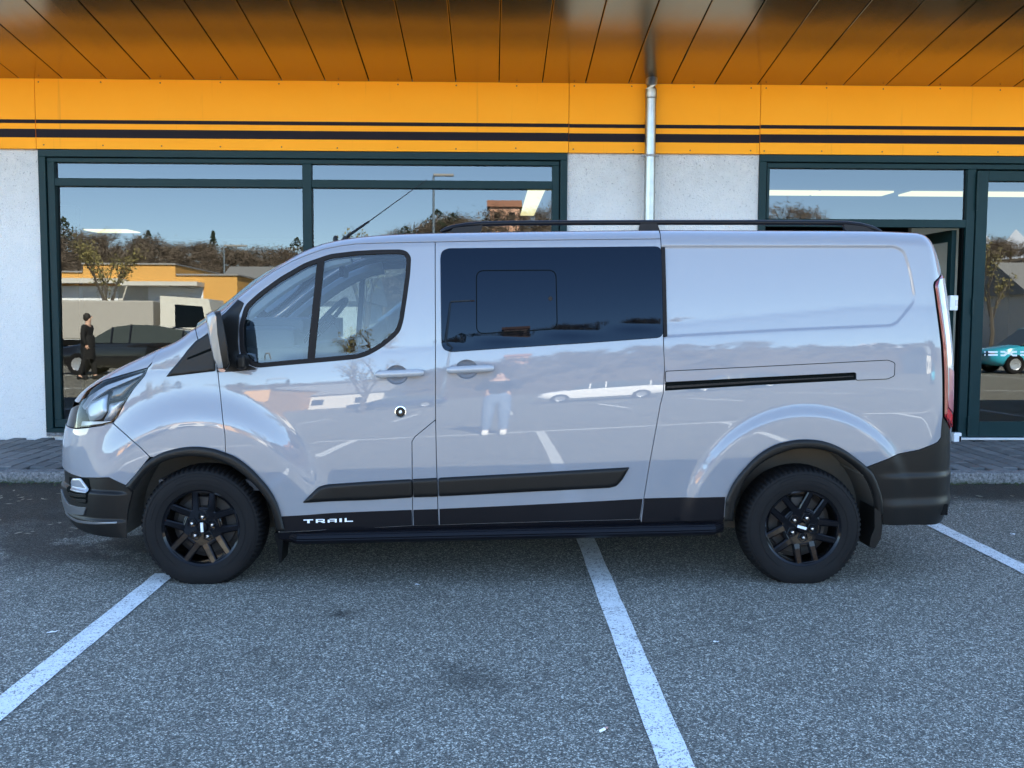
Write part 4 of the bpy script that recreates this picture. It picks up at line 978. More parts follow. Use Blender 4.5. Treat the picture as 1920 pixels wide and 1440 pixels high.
    bd=MB().box((-.0075,b*.0155,-.026),(.0075,b*.022,.026),bev=.0015).xf(Matrix.Rotation(radians(spin-90+(-80 if spin<80 and not far and x>0 else 6)),4,'Y').inverted()); bd.build('cap_badge',M['white'],wn_)
    return wn_
xf_,xr_=rp[0]-XV,rr_[0]-XV
wheel(xf_,False,86); wheel(xr_,False,64)
wheel(xf_,True,20); wheel(xr_,True,50)
# wheel wells, floor, axle
for x in (-WB,WB):
    for s in (-1,1):
        mb=MB(); V=[];F=[]; n=26
        for i in range(n+1):
            q=radians(-8+196*i/n)
            for y in (.55,.70,.85,.935): V.append((x+.452*cos(q),s*y,WH+.452*sin(q)))
        for i in range(n):
            for c in range(3): F.append((i*4+c,i*4+c+1,i*4+5+c,i*4+4+c))
        mb.add(V,F); mb.box((x-.46,s*.53,.22),(x+.46,s*.545,.80))
        if x>0:
            for q in (60,82,104,126,40): 
                mb.tube([(x+.447*cos(radians(q)),s*yy,WH+.447*sin(radians(q))) for yy in (.56,.93)],.006,6)
        mb.build('wheel_well',M['well'],van)
MB().box((-2.3,-.52,.27),(2.45,.52,.36)).box((-1.17,-.86,.30),(1.15,.86,.40)).box((2.12,-.86,.36),(2.5,.86,.42)).box((-2.35,-.84,.33),(-2.12,.84,.40)).build('underbody',M['liner'],van)
MB().tube([(xr_,-.78,HUBZ),(xr_,.78,HUBZ)],.045,12).tube([(xr_-.5,-.50,.30),(xr_,-.52,.27),(xr_+.55,-.50,.34)],.02,8,flat=.5).tube([(xr_+.2,.2,.28),(xr_+.9,.3,.29)],.03,10).build('rear_axle',M['liner'],van,smooth=True)
MB().tube([(xf_,-.78,HUBZ),(xf_,.78,HUBZ)],.035,12).build('front_axle',M['liner'],van,smooth=True)
# running boards
def board(far):
    s=1 if far else -1
    a=onY(535,1003.5,5.36); b=onY(1363,985,5.36); c=onY(537,1019,5.36); d=onY(1363,996,5.36)
    x0,x1=a[0]-XV,b[0]-XV; z0,z1=a[2],b[2]; th=.062
    n=40; prof=[(.86,-.0),(.93,.0),(.965,0),(.975,.003),(.985,0),(1.0,-.001),(1.006,-.006),(1.018,-.007),(1.024,-.013),(1.03,-.022),(1.026,-.028),(1.03,-.033),(1.024,-.046),(1.005,-.058),(.86,-.06)]
    V=[];F=[];k=len(prof)
    for i in range(n+1):
        t=i/n; x=x0+(x1-x0)*t; z=z0+(z1-z0)*t
        e=min(t,1-t)*(x1-x0); tp=1 if e>.10 else .55+.45*math.sqrt(max(0,1-(1-e/.10)**2))
        if t>.5: pass
        for w_,h in prof: V.append((x,s*(.86+(w_-.86)*tp),z+h*(.75+.25*tp)))
    for i in range(n):
        for c_ in range(k-1): F.append((i*k+c_,i*k+c_+1,(i+1)*k+c_+1,(i+1)*k+c_))
    F+=[tuple(range(k)),tuple(n*k+i for i in range(k-1,-1,-1))]
    MB().add(V,F).build('running_board',M['satinblack'],van,smooth=True,angle=25)
    # sill below the doors
    for t in (.12,.5,.88):
        x=x0+(x1-x0)*t; z=z0+(z1-z0)*t
        MB().box((x-.03,s*.80,z-.05),(x+.03,s*.97,z-.02)).build('board_bracket',M['liner'],van)
    V=[];F=[]
    p=[inv(522,998),inv(600,994),inv(774,986),inv(900,982),inv(1050,978),inv(1200,974.5),inv(1356,975)]
    for (aa_,zz_) in p:
        w0=S(np.array([aa_]),np.array([zz_]))[0][1]
        for dy,dz in ((-.004,.012),(-.006,-.004),(-.02,-.045),(-.08,-.075)): V.append((aa_,s*(w0+dy),zz_+dz))
    for i in range(len(p)-1):
        for c_ in range(3): F.append((i*4+c_,i*4+c_+1,i*4+5+c_,i*4+4+c_))
    MB().add(V,F).build('sill',M['satinblack'],van,smooth=True)
    # mud flaps
    q=onY(523,1030,5.46); xq=q[0]-XV
    MB().prism([(xq-.018,z0-.005),(xq+.028,z0-.005),(xq+.028,z0-.06),(xq+.018,.115),(xq+.004,.115),(xq-.002,.2)],s*.78,s*.955).build('mud_flap',M['liner'],van)
    zA=onY(1640,949,5.46)[2]; zB=onY(1640,1025,5.46)[2]; xa=onY(1640,949,5.46)[0]-XV
    MB().prism([(xa-.015,zA),(xa+.022,zA-.03),(xa+.030,(zA+zB)/2),(xa+.024,zB+.05),(xa-.005,zB),(xa-.035,zB+.005),(xa-.03,zB+.06),(xa-.01,(zA+zB)/2)],s*.74,s*.962).build('mud_flap',M['blackplastic'],van)
board(False); board(True)
# roof rails
def rail(far):
    s=1 if far else -1; Y=YV-.74
    pts=[(826,434),(836,429.5),(852,425),(875,421.2),(900,419),(960,417.6),(1060,417),(1240,416.4),(1420,416.4),(1540,416.8),(1585,418),(1612,421),(1635,427),(1652,433.5)]
    P=[onY(px,py,Y) for px,py in pts]; P=[(p[0]-XV,s*.74,p[2]-.002) for p in P]
    rs=[.010]+[.017]*(len(P)-2)+[.010]
    MB().tube(P,rs,12,flat=.85).build('roof_rail',M['satinblack'],van,smooth=True)
    for (p0,p1,p2,p3) in (((838,437),(900,437),(905,421),(852,426)),((1196,436),(1238,436),(1232,418),(1200,418)),((1585,436),(1648,436),(1618,423),(1580,419.5))):
        q=[onY(*p,Y) for p in (p0,p1,p2,p3)]
        MB().prism([(v[0]-XV,v[2]-.004) for v in q],s*.725,s*.755).build('rail_foot',M['satinblack'],van)
rail(False); rail(True)
# aerial
b0=onY(650,444,YV); b1=onY(692,415,YV); b2=onY(800,337,YV)
L=lambda p:(p[0]-XV,0,p[2])
MB().tube([(L(b0)[0]-.02,0,L(b0)[2]-.03),L(b0)],.018,10).tube([L(b0),L(b1)],[.010,.007],10).tube([L(b1),L(b2)],[.0035,.0022],8).build('aerial',M['blackplastic'],van,smooth=True)
p=onY(629,446.5,YV); MB().lathe([(0,.016),(.012,.012),(.016,0),(.016,-.03)],14,'Z',(p[0]-XV,0,p[2])).build('washer_nozzle',M['blackplastic'],van,smooth=True)
# mirrors
def mirror(far):
    s=1 if far else -1; Y=5.30
    def q(px,py): v=onY(px,py,Y); return (v[0]-XV,v[2])
    out=[q(*p) for p in ((401,588),(411,583),(425,582.5),(432,612),(438,645),(443,682),(437,690),(422,690),(413,672),(406,640),(401,612))]
    cx=sum(p[0] for p in out)/len(out); cz_=sum(p[1] for p in out)/len(out)
    y0,y1=.985,1.205
    def body_(name,poly,mat,ya,yb,sc=.88):
        n=len(poly); V=[];F=[]; ys=[(ya,1.0),(yb-.05,1.0),(yb-.02,.97),(yb-.005,.90),(yb,.78)]
        c=(sum(p[0] for p in poly)/n,sum(p[1] for p in poly)/n)
        for y,k in ys:
            for p in poly: V.append((c[0]+(p[0]-c[0])*(k if y>yb-.03 else 1)-.30*(y1-y),s*y,c[1]+(p[1]-c[1])*(.5+.5*k)))
        for i in range(len(ys)-1):
            for j in range(n): F.append((i*n+j,i*n+(j+1)%n,(i+1)*n+(j+1)%n,(i+1)*n+j))
        F+=[tuple(range(n)),tuple((len(ys)-1)*n+j for j in range(n-1,-1,-1))]
        return MB().add(V,F).build(name,mat,parent_,smooth=True,angle=40)
    parent_=empty('door_mirror',(0,0,0),None,None); parent_.parent=van
    rear=[q(*p) for p in ((415,585),(425,582.5),(432,612),(438,645),(443,682),(438,690),(430,690),(424,660),(418,625))]
    body_('mirror_housing',rear,M['blackplastic'],y0,y1)
    front=[q(*p) for p in ((399,590),(412,582.5),(418,588),(424,625),(429,660),(433,690),(422,691),(413,673),(406,642),(401,612))]
    body_('mirror_cover',front,M['cover'],y0,y1-.004)
    ind=[q(*p) for p in ((419,689),(431,689),(436,692),(433,696),(423,695))]; body_('indicator',ind,M['amber'],y0+.06,y1-.02)
    g=[q(424,586),q(443,684)]
    V=[(g_[0]-.30*(y1-yy)+.002,s*yy,g_[1]) for g_,yy in (((g[0][0],g[0][1]-.02),y0+.01),((g[1][0],g[1][1]+.02),y0+.01),((g[1][0],g[1][1]+.03),y1-.03),((g[0][0],g[0][1]-.03),y1-.04))]
    MB().add(V,[(0,1,2,3)]).build('mirror_glass',M['mirror'],parent_,fixn=False)
    MB().box((q(424,0)[0],s*.93,q(0,693)[1]),(q(444,0)[0],s*1.03,q(0,664)[1]),bev=.018).build('mirror_arm',M['blackplastic'],parent_)
mirror(False); mirror(True)
# cabin
cab=MB().box((-1.80,-.80,1.02),(-1.10,.80,1.30),bev=.05).box((-1.55,-.78,1.25),(-1.16,.78,1.40),bev=.05).box((-1.46,-.62,1.36),(-1.14,-.22,1.45),bev=.035); cab.build('dashboard',M['cabin'],van,smooth=True)
MB().box((-1.9,-.88,.50),(.25,.88,.56)).box((.22,-.86,.5),(.27,.86,1.86)).build('cabin_floor',M['cabin'],van)
MB().box((-.98,-.74,1.855),(.22,.74,1.87)).build('headliner',M['cabinlight'],van)
for y in (-.42,.42):
    st=empty('seat',(0,0,0),None,None); st.parent=van; st.location=(-.45,y,.56)
    MB().box((-.28,-.24,.22),(.22,.24,.38),bev=.05).build('seat_cushion',M['cabin'],st,smooth=True)
    m_=MB().box((.12,-.24,.34),(.26,.24,.92),bev=.05); m_.build('seat_back',M['cabin'],st,smooth=True); MB().box((.17,-.13,.95),(.27,.13,1.13),bev=.04).build('headrest',M['cabin'],st,smooth=True)
sw_=empty('steering_wheel',(0,0,0),None,None); sw_.parent=van; sw_.location=(-1.06,-.40,1.42); sw_.rotation_euler=(0,radians(-48),0)
mb=MB(); n=36
ringp=[(.185*cos(2*pi*i/n),.185*sin(2*pi*i/n),0) for i in range(n+1)]; mb.tube(ringp,.015,8,cap=False); mb.build('rim',M['satinblack'],sw_,smooth=True)
MB().box((-.17,-.018,-.02),(.02,.018,0)).box((-.018,-.17,-.02),(.018,.17,0)).lathe([(0,.012),(.06,.008),(.07,-.03)],20,'Z').build('spokes',M['satinblack'],sw_)
for s in (-1,1):      # light inner lining of the windscreen pillars
    P=[]
    for a in np.linspace(a_h1+.05,a_w1+.1,8):
        q=S(np.array([a]),np.array([float(ztop_s(a))-.07]))[0]; P.append((q[0]+.05,s*(q[1]-.07),q[2]-.02))
    MB().tube(P,.045,8).build('pillar_lining',M['cabinlight'],van,smooth=True)
MB().box((-1.02,-.10,1.70),(-.99,.12,1.77),bev=.01).build('cabin_mirror',M['satinblack'],van)
# ------------------------------------------------------------------ litter on the asphalt
p=onZ(1130,1372); mb=MB().tube([(-.014,0,.006),(.010,0,.006)],.0055,10,0).tube([(.010,0,.006),(.026,.002,.0062)],.0056,10,1)
o=mb.build('cigarette_butt',[M['letter'],M['amber']],None,smooth=True,loc=(p[0],p[1],.001)); o.rotation_euler[2]=.75; tag(o,'crushed cigarette butt lying left of the middle bay line','cigarette butt')
def scrap(px,py,l,wd,rot,label,cat='scrap'):
    p=onZ(px,py); n=6; V=[];F=[]; r=random.Random(px)
    for i in range(n+1):
        t=i/n-.5; k=1-abs(2*t)**3*.5
        V+=[(t*l,-wd/2*k+r.uniform(-.1,.1)*wd,.003+r.uniform(0,.006)),(t*l,wd/2*k+r.uniform(-.1,.1)*wd,.003+r.uniform(0,.006))]
        if i: F.append((2*i-2,2*i,2*i+1,2*i-1))
    o=MB().add(V,F).build('paper_scrap',M['letter'],None,fixn=False,loc=(p[0],p[1],.001)); o.rotation_euler[2]=rot; tag(o,label,cat)
scrap(100,1187,.055,.011,.55,'thin white paper strip on the asphalt left of the left bay line')
scrap(783,1098,.030,.016,-.4,'small white paper scrap on the asphalt under the middle of the van')
scrap(1343,1205,.028,.012,.1,'small white paper scrap on the asphalt below the rear wheel')
scrap(1898,1003,.04,.012,.0,'small pale paper scrap beyond the right bay line')
r=random.Random(5)
mb=MB()
for (cx,cy,sx,sy,n) in ((90,960,90,45,26),(1850,940,70,12,10),(60,930,60,12,10)):
    for k in range(n):
        px=cx+r.uniform(-1,1)*sx; py=cy+r.uniform(-1,1)*sy; q=onZ(px,py); a=r.uniform(0,6.3); l=r.uniform(.012,.035)
        mb.add([(q[0]-l*cos(a),q[1]-l*sin(a),.004),(q[0]+l*.4*sin(a),q[1]-l*.4*cos(a),.006),(q[0]+l*cos(a),q[1]+l*sin(a),.008),(q[0]-l*.4*sin(a),q[1]+l*.4*cos(a),.005)],[(0,1,2,3)])
tag(mb.build('leaf_litter',simple('dry_leaf',(.30,.27,.21),.8,var=.4,vs_=40),fixn=False),'dry leaf bits scattered on the dark asphalt by the kerb',kind='stuff')
# ------------------------------------------------------------------ what stands across the lot (seen in the glass and the paint)
def img(px,Dv): return (px-924.)/CAM_F*Dv, 21.7-Dv       # mirror image column -> where the thing stands
E_=dict(carwin=simple('car_window',(.045,.055,.052),.08,spec=.6),
 hill=simple('bare_woodland_floor',(.085,.065,.045),.95,var=.35,vs_=.12), twig=simple('bare_twigs',(.13,.10,.075),.9,var=.3,vs_=.3), bark=simple('bark',(.09,.075,.06),.9),
 conifer=simple('conifer_needles',(.022,.035,.016),.9,var=.4,vs_=2), ochre=simple('ochre_render',(.62,.33,.09),.85), palew=simple('pale_render',(.55,.53,.49),.85), pink=simple('pink_render',(.62,.36,.26),.85), tile=simple('roof_tile',(.28,.13,.08),.9),
 greyroof=simple('grey_roof',(.20,.20,.20),.7), blackcar=simple('black_car_paint',(.008,.008,.009),.2,coat=1), whitecar=simple('white_car_paint',(.78,.78,.77),.25,coat=1), bluecar=simple('blue_car_paint',(.02,.36,.50),.25,coat=1), truckbody=simple('truck_tarpaulin',(.36,.34,.31),.6), truckcab=simple('truck_cab_paint',(.62,.60,.54),.35,coat=.6),
 snow=simple('mountain_snow',(.46,.50,.58),.8,var=.12,vs_=.01), leafy=simple('young_leaves',(.20,.17,.06),.8,var=.4,vs_=6), skin=simple('skin',(.55,.34,.25),.55), jeans=simple('pale_jeans',(.14,.20,.31),.9,var=.2,vs_=12), coat=simple('black_coat',(.006,.006,.007),.85), navy=simple('dark_jumper',(.02,.022,.03),.9), hair=simple('dark_hair',(.015,.012,.010),.7), shoe=simple('white_shoe',(.8,.8,.8),.5))
# land
def hillz(x,y):
    d=np.maximum(0,-y-95); f=np.interp(x,[-400,-180,-90,-60,-30,-10,20,40,55,70,85,105,200,400],[25,20,17,16.5,18,23,24,24,24,20,15,20,20,30]); return f*(1-np.exp(-(d/45)**1.5))+2*np.sin(x*.05)*np.clip(d/60,0,1)
xs=np.linspace(-420,420,70); ys=np.linspace(-90,-420,30); V=[];F=[]
for y in ys:
    for x in xs: V.append((x,y,float(hillz(x,y))-.05))
for i in range(len(ys)-1):
    for j in range(len(xs)-1): n=len(xs); F.append((i*n+j,(i+1)*n+j,(i+1)*n+j+1,i*n+j+1))
tag(mobj('hillside',V,F,E_['hill'],smooth=True),'wooded hillside across the lot',kind='structure')
V=[];F=[]; n=60
for i in range(n+1):
    x=900+1700*i/n; t=i/n; h=.80*(150+250*math.exp(-((t-.42)/.18)**2)+90*math.exp(-((t-.75)/.12)**2)+25*math.sin(i*1.7)+16*math.sin(i*3.1))
    V+=[(x,-2600,-5),(x,-2900,h*.55),(x+20,-3200,h)]
    if i:
        for c in range(2): F.append((3*i-3+c,3*i+c,3*i+1+c,3*i-2+c))
tag(mobj('snowy_mountain',V,F,E_['snow'],smooth=True),'snow covered mountain far off',kind='structure')
def bare_tree(seed,h,mb,base=(0,0,0),mi=0,depth=4,haze=0,first=.36,spread=.75):
    r=random.Random(seed); st=len(mb.V)
    def br(p,d,l,rad,k):
        q=p+d*l; n=5 if k==depth else 3
        mb.tube([p,p+d*l*.5+Vector((r.uniform(-1,1),r.uniform(-1,1),0))*l*.05,q],[rad,rad*.8,rad*.6],n,mi,cap=False)
        if k==0: return
        for _ in range(3 if k>1 else 4):
            nd=(d+Vector((r.uniform(-1,1),r.uniform(-1,1),r.uniform(-.25,.6)))*spread).normalized(); br(p+d*l*r.uniform(.45,1),nd,l*r.uniform(.55,.78),rad*.55,k-1)
    br(Vector((0,0,0)),Vector((0,0,1)),h*first,h*.018,depth)
    if haze:
        tips=[Vector(v) for v in mb.V[st:] if v[2]>h*.12]
        for _ in range(haze):
            p=r.choice(tips)+Vector((r.gauss(0,.06),r.gauss(0,.06),r.gauss(0,.06)))*h; d=Vector((r.uniform(-1,1),r.uniform(-1,1),r.uniform(-.2,1))).normalized()*h*.075; e=Vector((r.uniform(-1,1),r.uniform(-1,1),r.uniform(-1,1)))*h*.006
            mb.add([p,p+d+e,p+d-e],[(0,1,2)],mi)
    mb.xf(Matrix.Translation(base),st)
protos=[]
for s in range(3):
    mb=MB(); bare_tree(s+11,1.0,mb,depth=3,haze=560,first=.24,spread=.8); protos.append((np.array(mb.V),mb.F))
def forest(name,label,pts,mat):
    Vs=[];Fs=[];b=0; r=random.Random(9)
    for (x,y,z,h) in pts:
        P,F=protos[r.randrange(3)]; a=r.uniform(0,6.3); c,s=cos(a),sin(a); Q=P*h; Q=np.stack([Q[:,0]*c-Q[:,1]*s,Q[:,0]*s+Q[:,1]*c,Q[:,2]],1)*[1.5,1.5,1]+[x,y,z]
        Vs.append(Q); Fs+= [tuple(i+b for i in f) for f in F]; b+=len(Q)
    tag(mobj(name,np.concatenate(Vs),Fs,mat),label,kind='stuff')
r=random.Random(2); pts=[]
for k in range(2600):
    x=r.uniform(-190,190); y=-110-abs(r.gauss(0,1))*60
    if 40<x<92 and r.random()<.5: continue
    pts.append((x,y,float(hillz(np.array(x),np.array(y)))-.3,r.choice((r.uniform(2,4),r.uniform(2.5,5),r.uniform(5,9.5)))))
forest('woodland','bare winter trees covering the hill across the lot',pts,E_['twig'])
def conifer(px,Dv,h,wd,label,seed):
    h*=.6; x,y=img(px,Dv); z=float(hillz(np.array(x),np.array(y)))-.2; r=random.Random(seed)
    t=empty('conifer_tree',(x,y,z),label,'tree',group='evergreens on the hill')
    MB().tube([(0,0,0),(0,0,h)],[h*.02,h*.004],6).build('trunk',E_['bark'],t)
    mb=MB()
    for k in range(420):
        u=r.random(); zz=h*(.12+.88*u); R=wd*(1-u)**.7*r.uniform(.3,1); a=r.uniform(0,6.3); p=Vector((R*cos(a),R*sin(a),zz)); s=h*.05
        d=Vector((r.uniform(-1,1),r.uniform(-1,1),r.uniform(-1,.4)))*s; e=Vector((r.uniform(-1,1),r.uniform(-1,1),r.uniform(-1,1)))*s
        mb.add([p-d,p+e,p+d],[(0,1,2)])
    mb.build('crown',E_['conifer'],t,fixn=False)
for k,(px,Dv,h,wd,lab) in enumerate(((285,215,10,2.2,'rounded dark evergreen above the orange building'),(270,212,7.5,3,'short spreading evergreen beside a rounded one on the hill'),(405,210,12,1.6,'slim pointed cypress on the hill'),(436,215,8,3.2,'broad evergreen right of the slim cypress'),(560,200,10,4,'bushy evergreen at the right end of the left pane'),(130,190,11,4,'evergreen half hidden by the dark board at the left'),(760,170,8,5,'low evergreen left of the lamp post on the hill'),(850,172,9,6,'large round pine left of the pink house'),(820,175,10,5,'pine behind the tall lamp post'),(905,180,5,4,'small evergreen next to the pink house'))):
    conifer(px,Dv,h,wd,lab,k)
# hillside house, orange building, grey shed, lamp posts
def house(name,label,px,Dv,w_,d_,h,mat,roof,z=0,cat='house',gable=1.6):
    x,y=img(px,Dv); t=empty(name,(x,y,z),label,cat)
    MB().box((-w_/2,-d_,-3),(w_/2,0,h)).build('wall',mat,t)
    MB().prism([(-d_-.5,h),(.5,h),(-d_/2,h+gable)],-w_/2-.5,w_/2+.5,'X').build('roof',roof,t)
    n=max(2,int(w_/3))
    for fl in range(max(1,int(h/3))):
        for k in range(n):
            xx=-w_/2+w_*(k+.5)/n; MB().box((xx-.5,-.01,fl*3+1),(xx+.5,.06,fl*3+2.4)).build('window',M['darkglass'],t)
xh,yh=img(935,185); house('hillside_house','pink house with a tiled roof on the hill',945,185,5.5,6,3.4,E_['pink'],E_['tile'],z=float(hillz(np.array(xh),np.array(yh)))+1.2)
house('grey_shed','grey roofed shed beside the orange building',540,75,11,14,3.6,E_['palew'],E_['greyroof'],cat='shed',gable=3.0)
house('white_house','white gabled house right of the lot',2060,70,9,9,4.2,E_['palew'],E_['greyroof'],gable=2.5)
ob=empty('orange_building',(0,-41.5,0),'orange rendered commercial building across the lot with white shop windows','building')
x0=img(20,63)[0]-22; xa=img(163,63)[0]; xb=img(333,63)[0]; xc=img(447,63)[0]
MB().box((x0,-14,0),(xa,0,4.95)).box((xa,-14,0),(xb,0.02,5.45)).box((xb,-14,0),(xc,0,4.8)).build('wall',E_['ochre'],ob)
MB().box((x0,-14.1,4.951),(xa-.01,.12,5.05)).box((xa-.05,-14.1,5.451),(xb+.05,.14,5.55)).box((xb+.06,-14.1,4.801),(xc+.1,.12,4.9)).build('parapet_cap',M['parapet'],ob)
MB().box((x0,.021,4.25),(xb-3,1.2,4.55)).box((xb-2.9,.021,4.1),(xb+1.8,1.6,4.35)).build('canopy',E_['palew'],ob)
for (a,b) in ((100,226),(284,383)):
    wa=img(a,63)[0]; wb=img(b,63)[0]; f=MB().box((wa-.05,.01,.4),(wb+.05,.05,4.12)).build('window',M['white'],ob); MB().box((wa+.05,.051,.5),(wb-.05,.06,4.0)).build('pane',M['decal'],f)
MB().box((img(228,63)[0],.02,0),(img(282,63)[0],.06,4.2)).build('entrance_wall',E_['palew'],ob)
def lamppost(px,Dv,h,label,arm):
    x,y=img(px,Dv); t=empty('lamp_post',(x,y,0),label,'lamp post',group='lamp posts')
    MB().tube([(0,0,0),(0,0,h*.5),(0,0,h)],[.10,.08,.05],10).build('post',M['zinc'],t,smooth=True); MB().box((min(0,arm),-.12,h-.02),(max(0,arm),.12,h+.10),bev=.03).build('lamp_head',M['parapet'],t)
lamppost(813,50,9.0,'tall steel lamp post left of the hillside trees',1.0); lamppost(425,70,7.2,'steel lamp post by the corner of the orange building',1.6)
# street tree with a few leaves
def street_tree(px,Dv,h,label,leaf=1500,seed=4):
    x,y=img(px,Dv); t=empty('street_tree',(x,y,0),label,'tree',group='young trees in the lot'); mb=MB(); bare_tree(seed,h*1.2,mb,depth=4,spread=.36); tips=[Vector(v) for v in mb.V if v[2]>h*.35]
    mb.build('trunk',E_['bark'],t,fixn=False); r=random.Random(seed); mb=MB()
    for k in range(leaf):
        p=r.choice(tips)+Vector((r.gauss(0,.12),r.gauss(0,.12),r.gauss(0,.12))); s=.085
        mb.add([p+Vector((r.uniform(-s,s),r.uniform(-s,s),r.uniform(-s,s))) for _ in range(3)],[(0,1,2)])
    mb.build('leaves',E_['leafy'],t,fixn=False)
street_tree(205,46,5.6,'young tree in bud in front of the orange building'); street_tree(1862,55,6.5,'young tree in bud on the right of the lot',900,6); street_tree(690,40,5.5,'young tree in bud behind the middle of the lot',700,8)
# parked cars
def car(label,x,y,rz,paint,L=4.3,H=1.46):
    t=empty('parked_car',(x,y,0),label,'car',group='cars parked in the lot',rz=rz); W=.89
    st=[(-.50,.55,.62,.60),(-.485,.34,.72,.78),(-.42,.26,.80,.93),(-.30,.22,.90,.99),(-.18,.20,.95,1.0),(0,.20,.96,1.0),(.2,.20,.97,1.0),(.36,.22,.99,.98),(.45,.28,.98,.93),(.485,.36,.92,.84),(.5,.5,.8,.7)]
    V=[];F=[]
    for (u,zb,zt,k) in st:
        for (yy,zz) in ((-.80,zb),(-.97,zb+.10),(-1.0,(zb+zt)/2),(-.95,zt-.04),(-.86,zt),(0,zt+.03),(.86,zt),(.95,zt-.04),(1.0,(zb+zt)/2),(.97,zb+.10),(.80,zb)): V.append((u*L,yy*W*k,zz))
    n=11
    for i in range(len(st)-1):
        for j in range(n): F.append((i*n+j,i*n+(j+1)%n,(i+1)*n+(j+1)%n,(i+1)*n+j))
    F+=[tuple(range(n)),tuple((len(st)-1)*n+j for j in range(n-1,-1,-1))]
    MB().add(V,F).build('body',paint,t,smooth=True,angle=50)
    g=[(-.27,.90,.90,.90),(-.10,H-.08,.76,.78),(.02,H,.72,.74),(.18,H-.02,.71,.73),(.36,H-.16,.70,.70),(.46,1.0,.80,.80)]
    V=[];F=[];
    for i,(u,z,k,k2) in enumerate(g): V+=[(u*L,-W*k,z),(u*L,W*k,z),(u*L,-W*.94,.93),(u*L,W*.94,.93)]
    for i in range(len(g)-1): b=4*i; F+=[(b,b+1,b+5,b+4)]
    MB().add(V,F+[(4*i+2,4*i,4*i+4,4*i+6) for i in range(len(g)-1)]+[(4*i+1,4*i+3,4*i+7,4*i+5) for i in range(len(g)-1)],0)
    mb=MB(); mb.add(V,[(b,b+1,b+5,b+4) for b in range(4,4*(len(g)-2),4)],0); mb.build('roof',paint,t,smooth=True)
    mb=MB(); mb.add(V,[(4*i+2,4*i,4*i+4,4*i+6) for i in range(len(g)-1)]+[(4*i+1,4*i+3,4*i+7,4*i+5) for i in range(len(g)-1)]+[(0,1,5,4),(4*(len(g)-2),4*(len(g)-2)+1,4*(len(g)-1)+1,4*(len(g)-1))]); mb.build('glass',E_['carwin'],t)
    for s in (-1,1):
        for u,z,k in ((.02,H,.72),(.36,H-.16,.70),(-.10,H-.08,.76)):
            MB().tube([(u*L,s*W*.945,.93),(u*L,s*W*k,z)],.032,6).build('pillar',paint,t)
    for ux in (-.315,.30):
        for s in (-1,1):
            wv=MB().lathe([(.17,0),(.20,.02),(.30,.02),(.32,-.02),(.32,-.18)],28,'Y',(0,0,0)).build('wheel',M['tyre'],t,smooth=True,loc=(ux*L,s*W*.98,.32)); wv.scale[1]=s
            rv=MB().lathe([(0,.0),(.06,.01),(.16,.0),(.19,.012),(.20,-.01)],20,'Y').build('rim',M['silver'],wv,smooth=True)
    for s in (-1,1):
        MB().box((-.492*L,s*.38,.62),(-.455*L,s*.72,.74),bev=.02).build('headlight',M['palelens'],t); MB().box((.462*L,s*.42,.72),(.495*L,s*.70,.86),bev=.02).build('tail_lamp',M['red'],t)
xq,yq=img(262,30); car('black hatchback parked across the lot facing left',xq,yq,0,E_['blackcar'],4.4)
xq,yq=img(1960,33); car('turquoise car parked on the right of the lot',xq,yq,0,E_['bluecar'],4.2,1.55)
car('white car parked across the lot behind the photographer',3.5,-16.5,.10,E_['whitecar'],4.4)
car('dark blue car parked further along the far row',-4.5,-24,0,simple('dark_blue_car_paint',(.02,.03,.06),.25,coat=1),4.4); car('second black car parked in the far row',9.5,-21,0,E_['blackcar'],4.4)
# truck
xq,yq=img(255,42); tk=empty('truck',(xq,yq,0),'flatbed truck with grey tarpaulin and pale cab parked across the lot','truck')
MB().box((-5.6,-1.2,.95),(1.25,1.2,2.52),bev=.06).build('tarpaulin_box',E_['truckbody'],tk); MB().box((-5.6,-1.1,.70),(3.2,1.1,.92)).build('chassis',M['liner'],tk)
MB().prism([(1.5,.55),(3.7,.55),(3.75,1.25),(3.45,2.6),(1.5,2.72)],-1.1,1.1).build('cab',E_['truckcab'],tk)
for s in (-1,1): MB().prism([(2.1,1.45),(3.35,1.45),(3.2,2.3),(2.1,2.38)],s*1.101,s*1.115).build('cab_window',M['darkglass'],tk)
for x in (-4.6,-3.6,2.7):
    for s in (-1,1): MB().lathe([(0,0),(.25,0),(.46,.03),(.5,-.03),(.5,-.28)],24,'Y').build('wheel',M['tyre'],tk,smooth=True,loc=(x,s*1.15,.5)).scale[1]=s
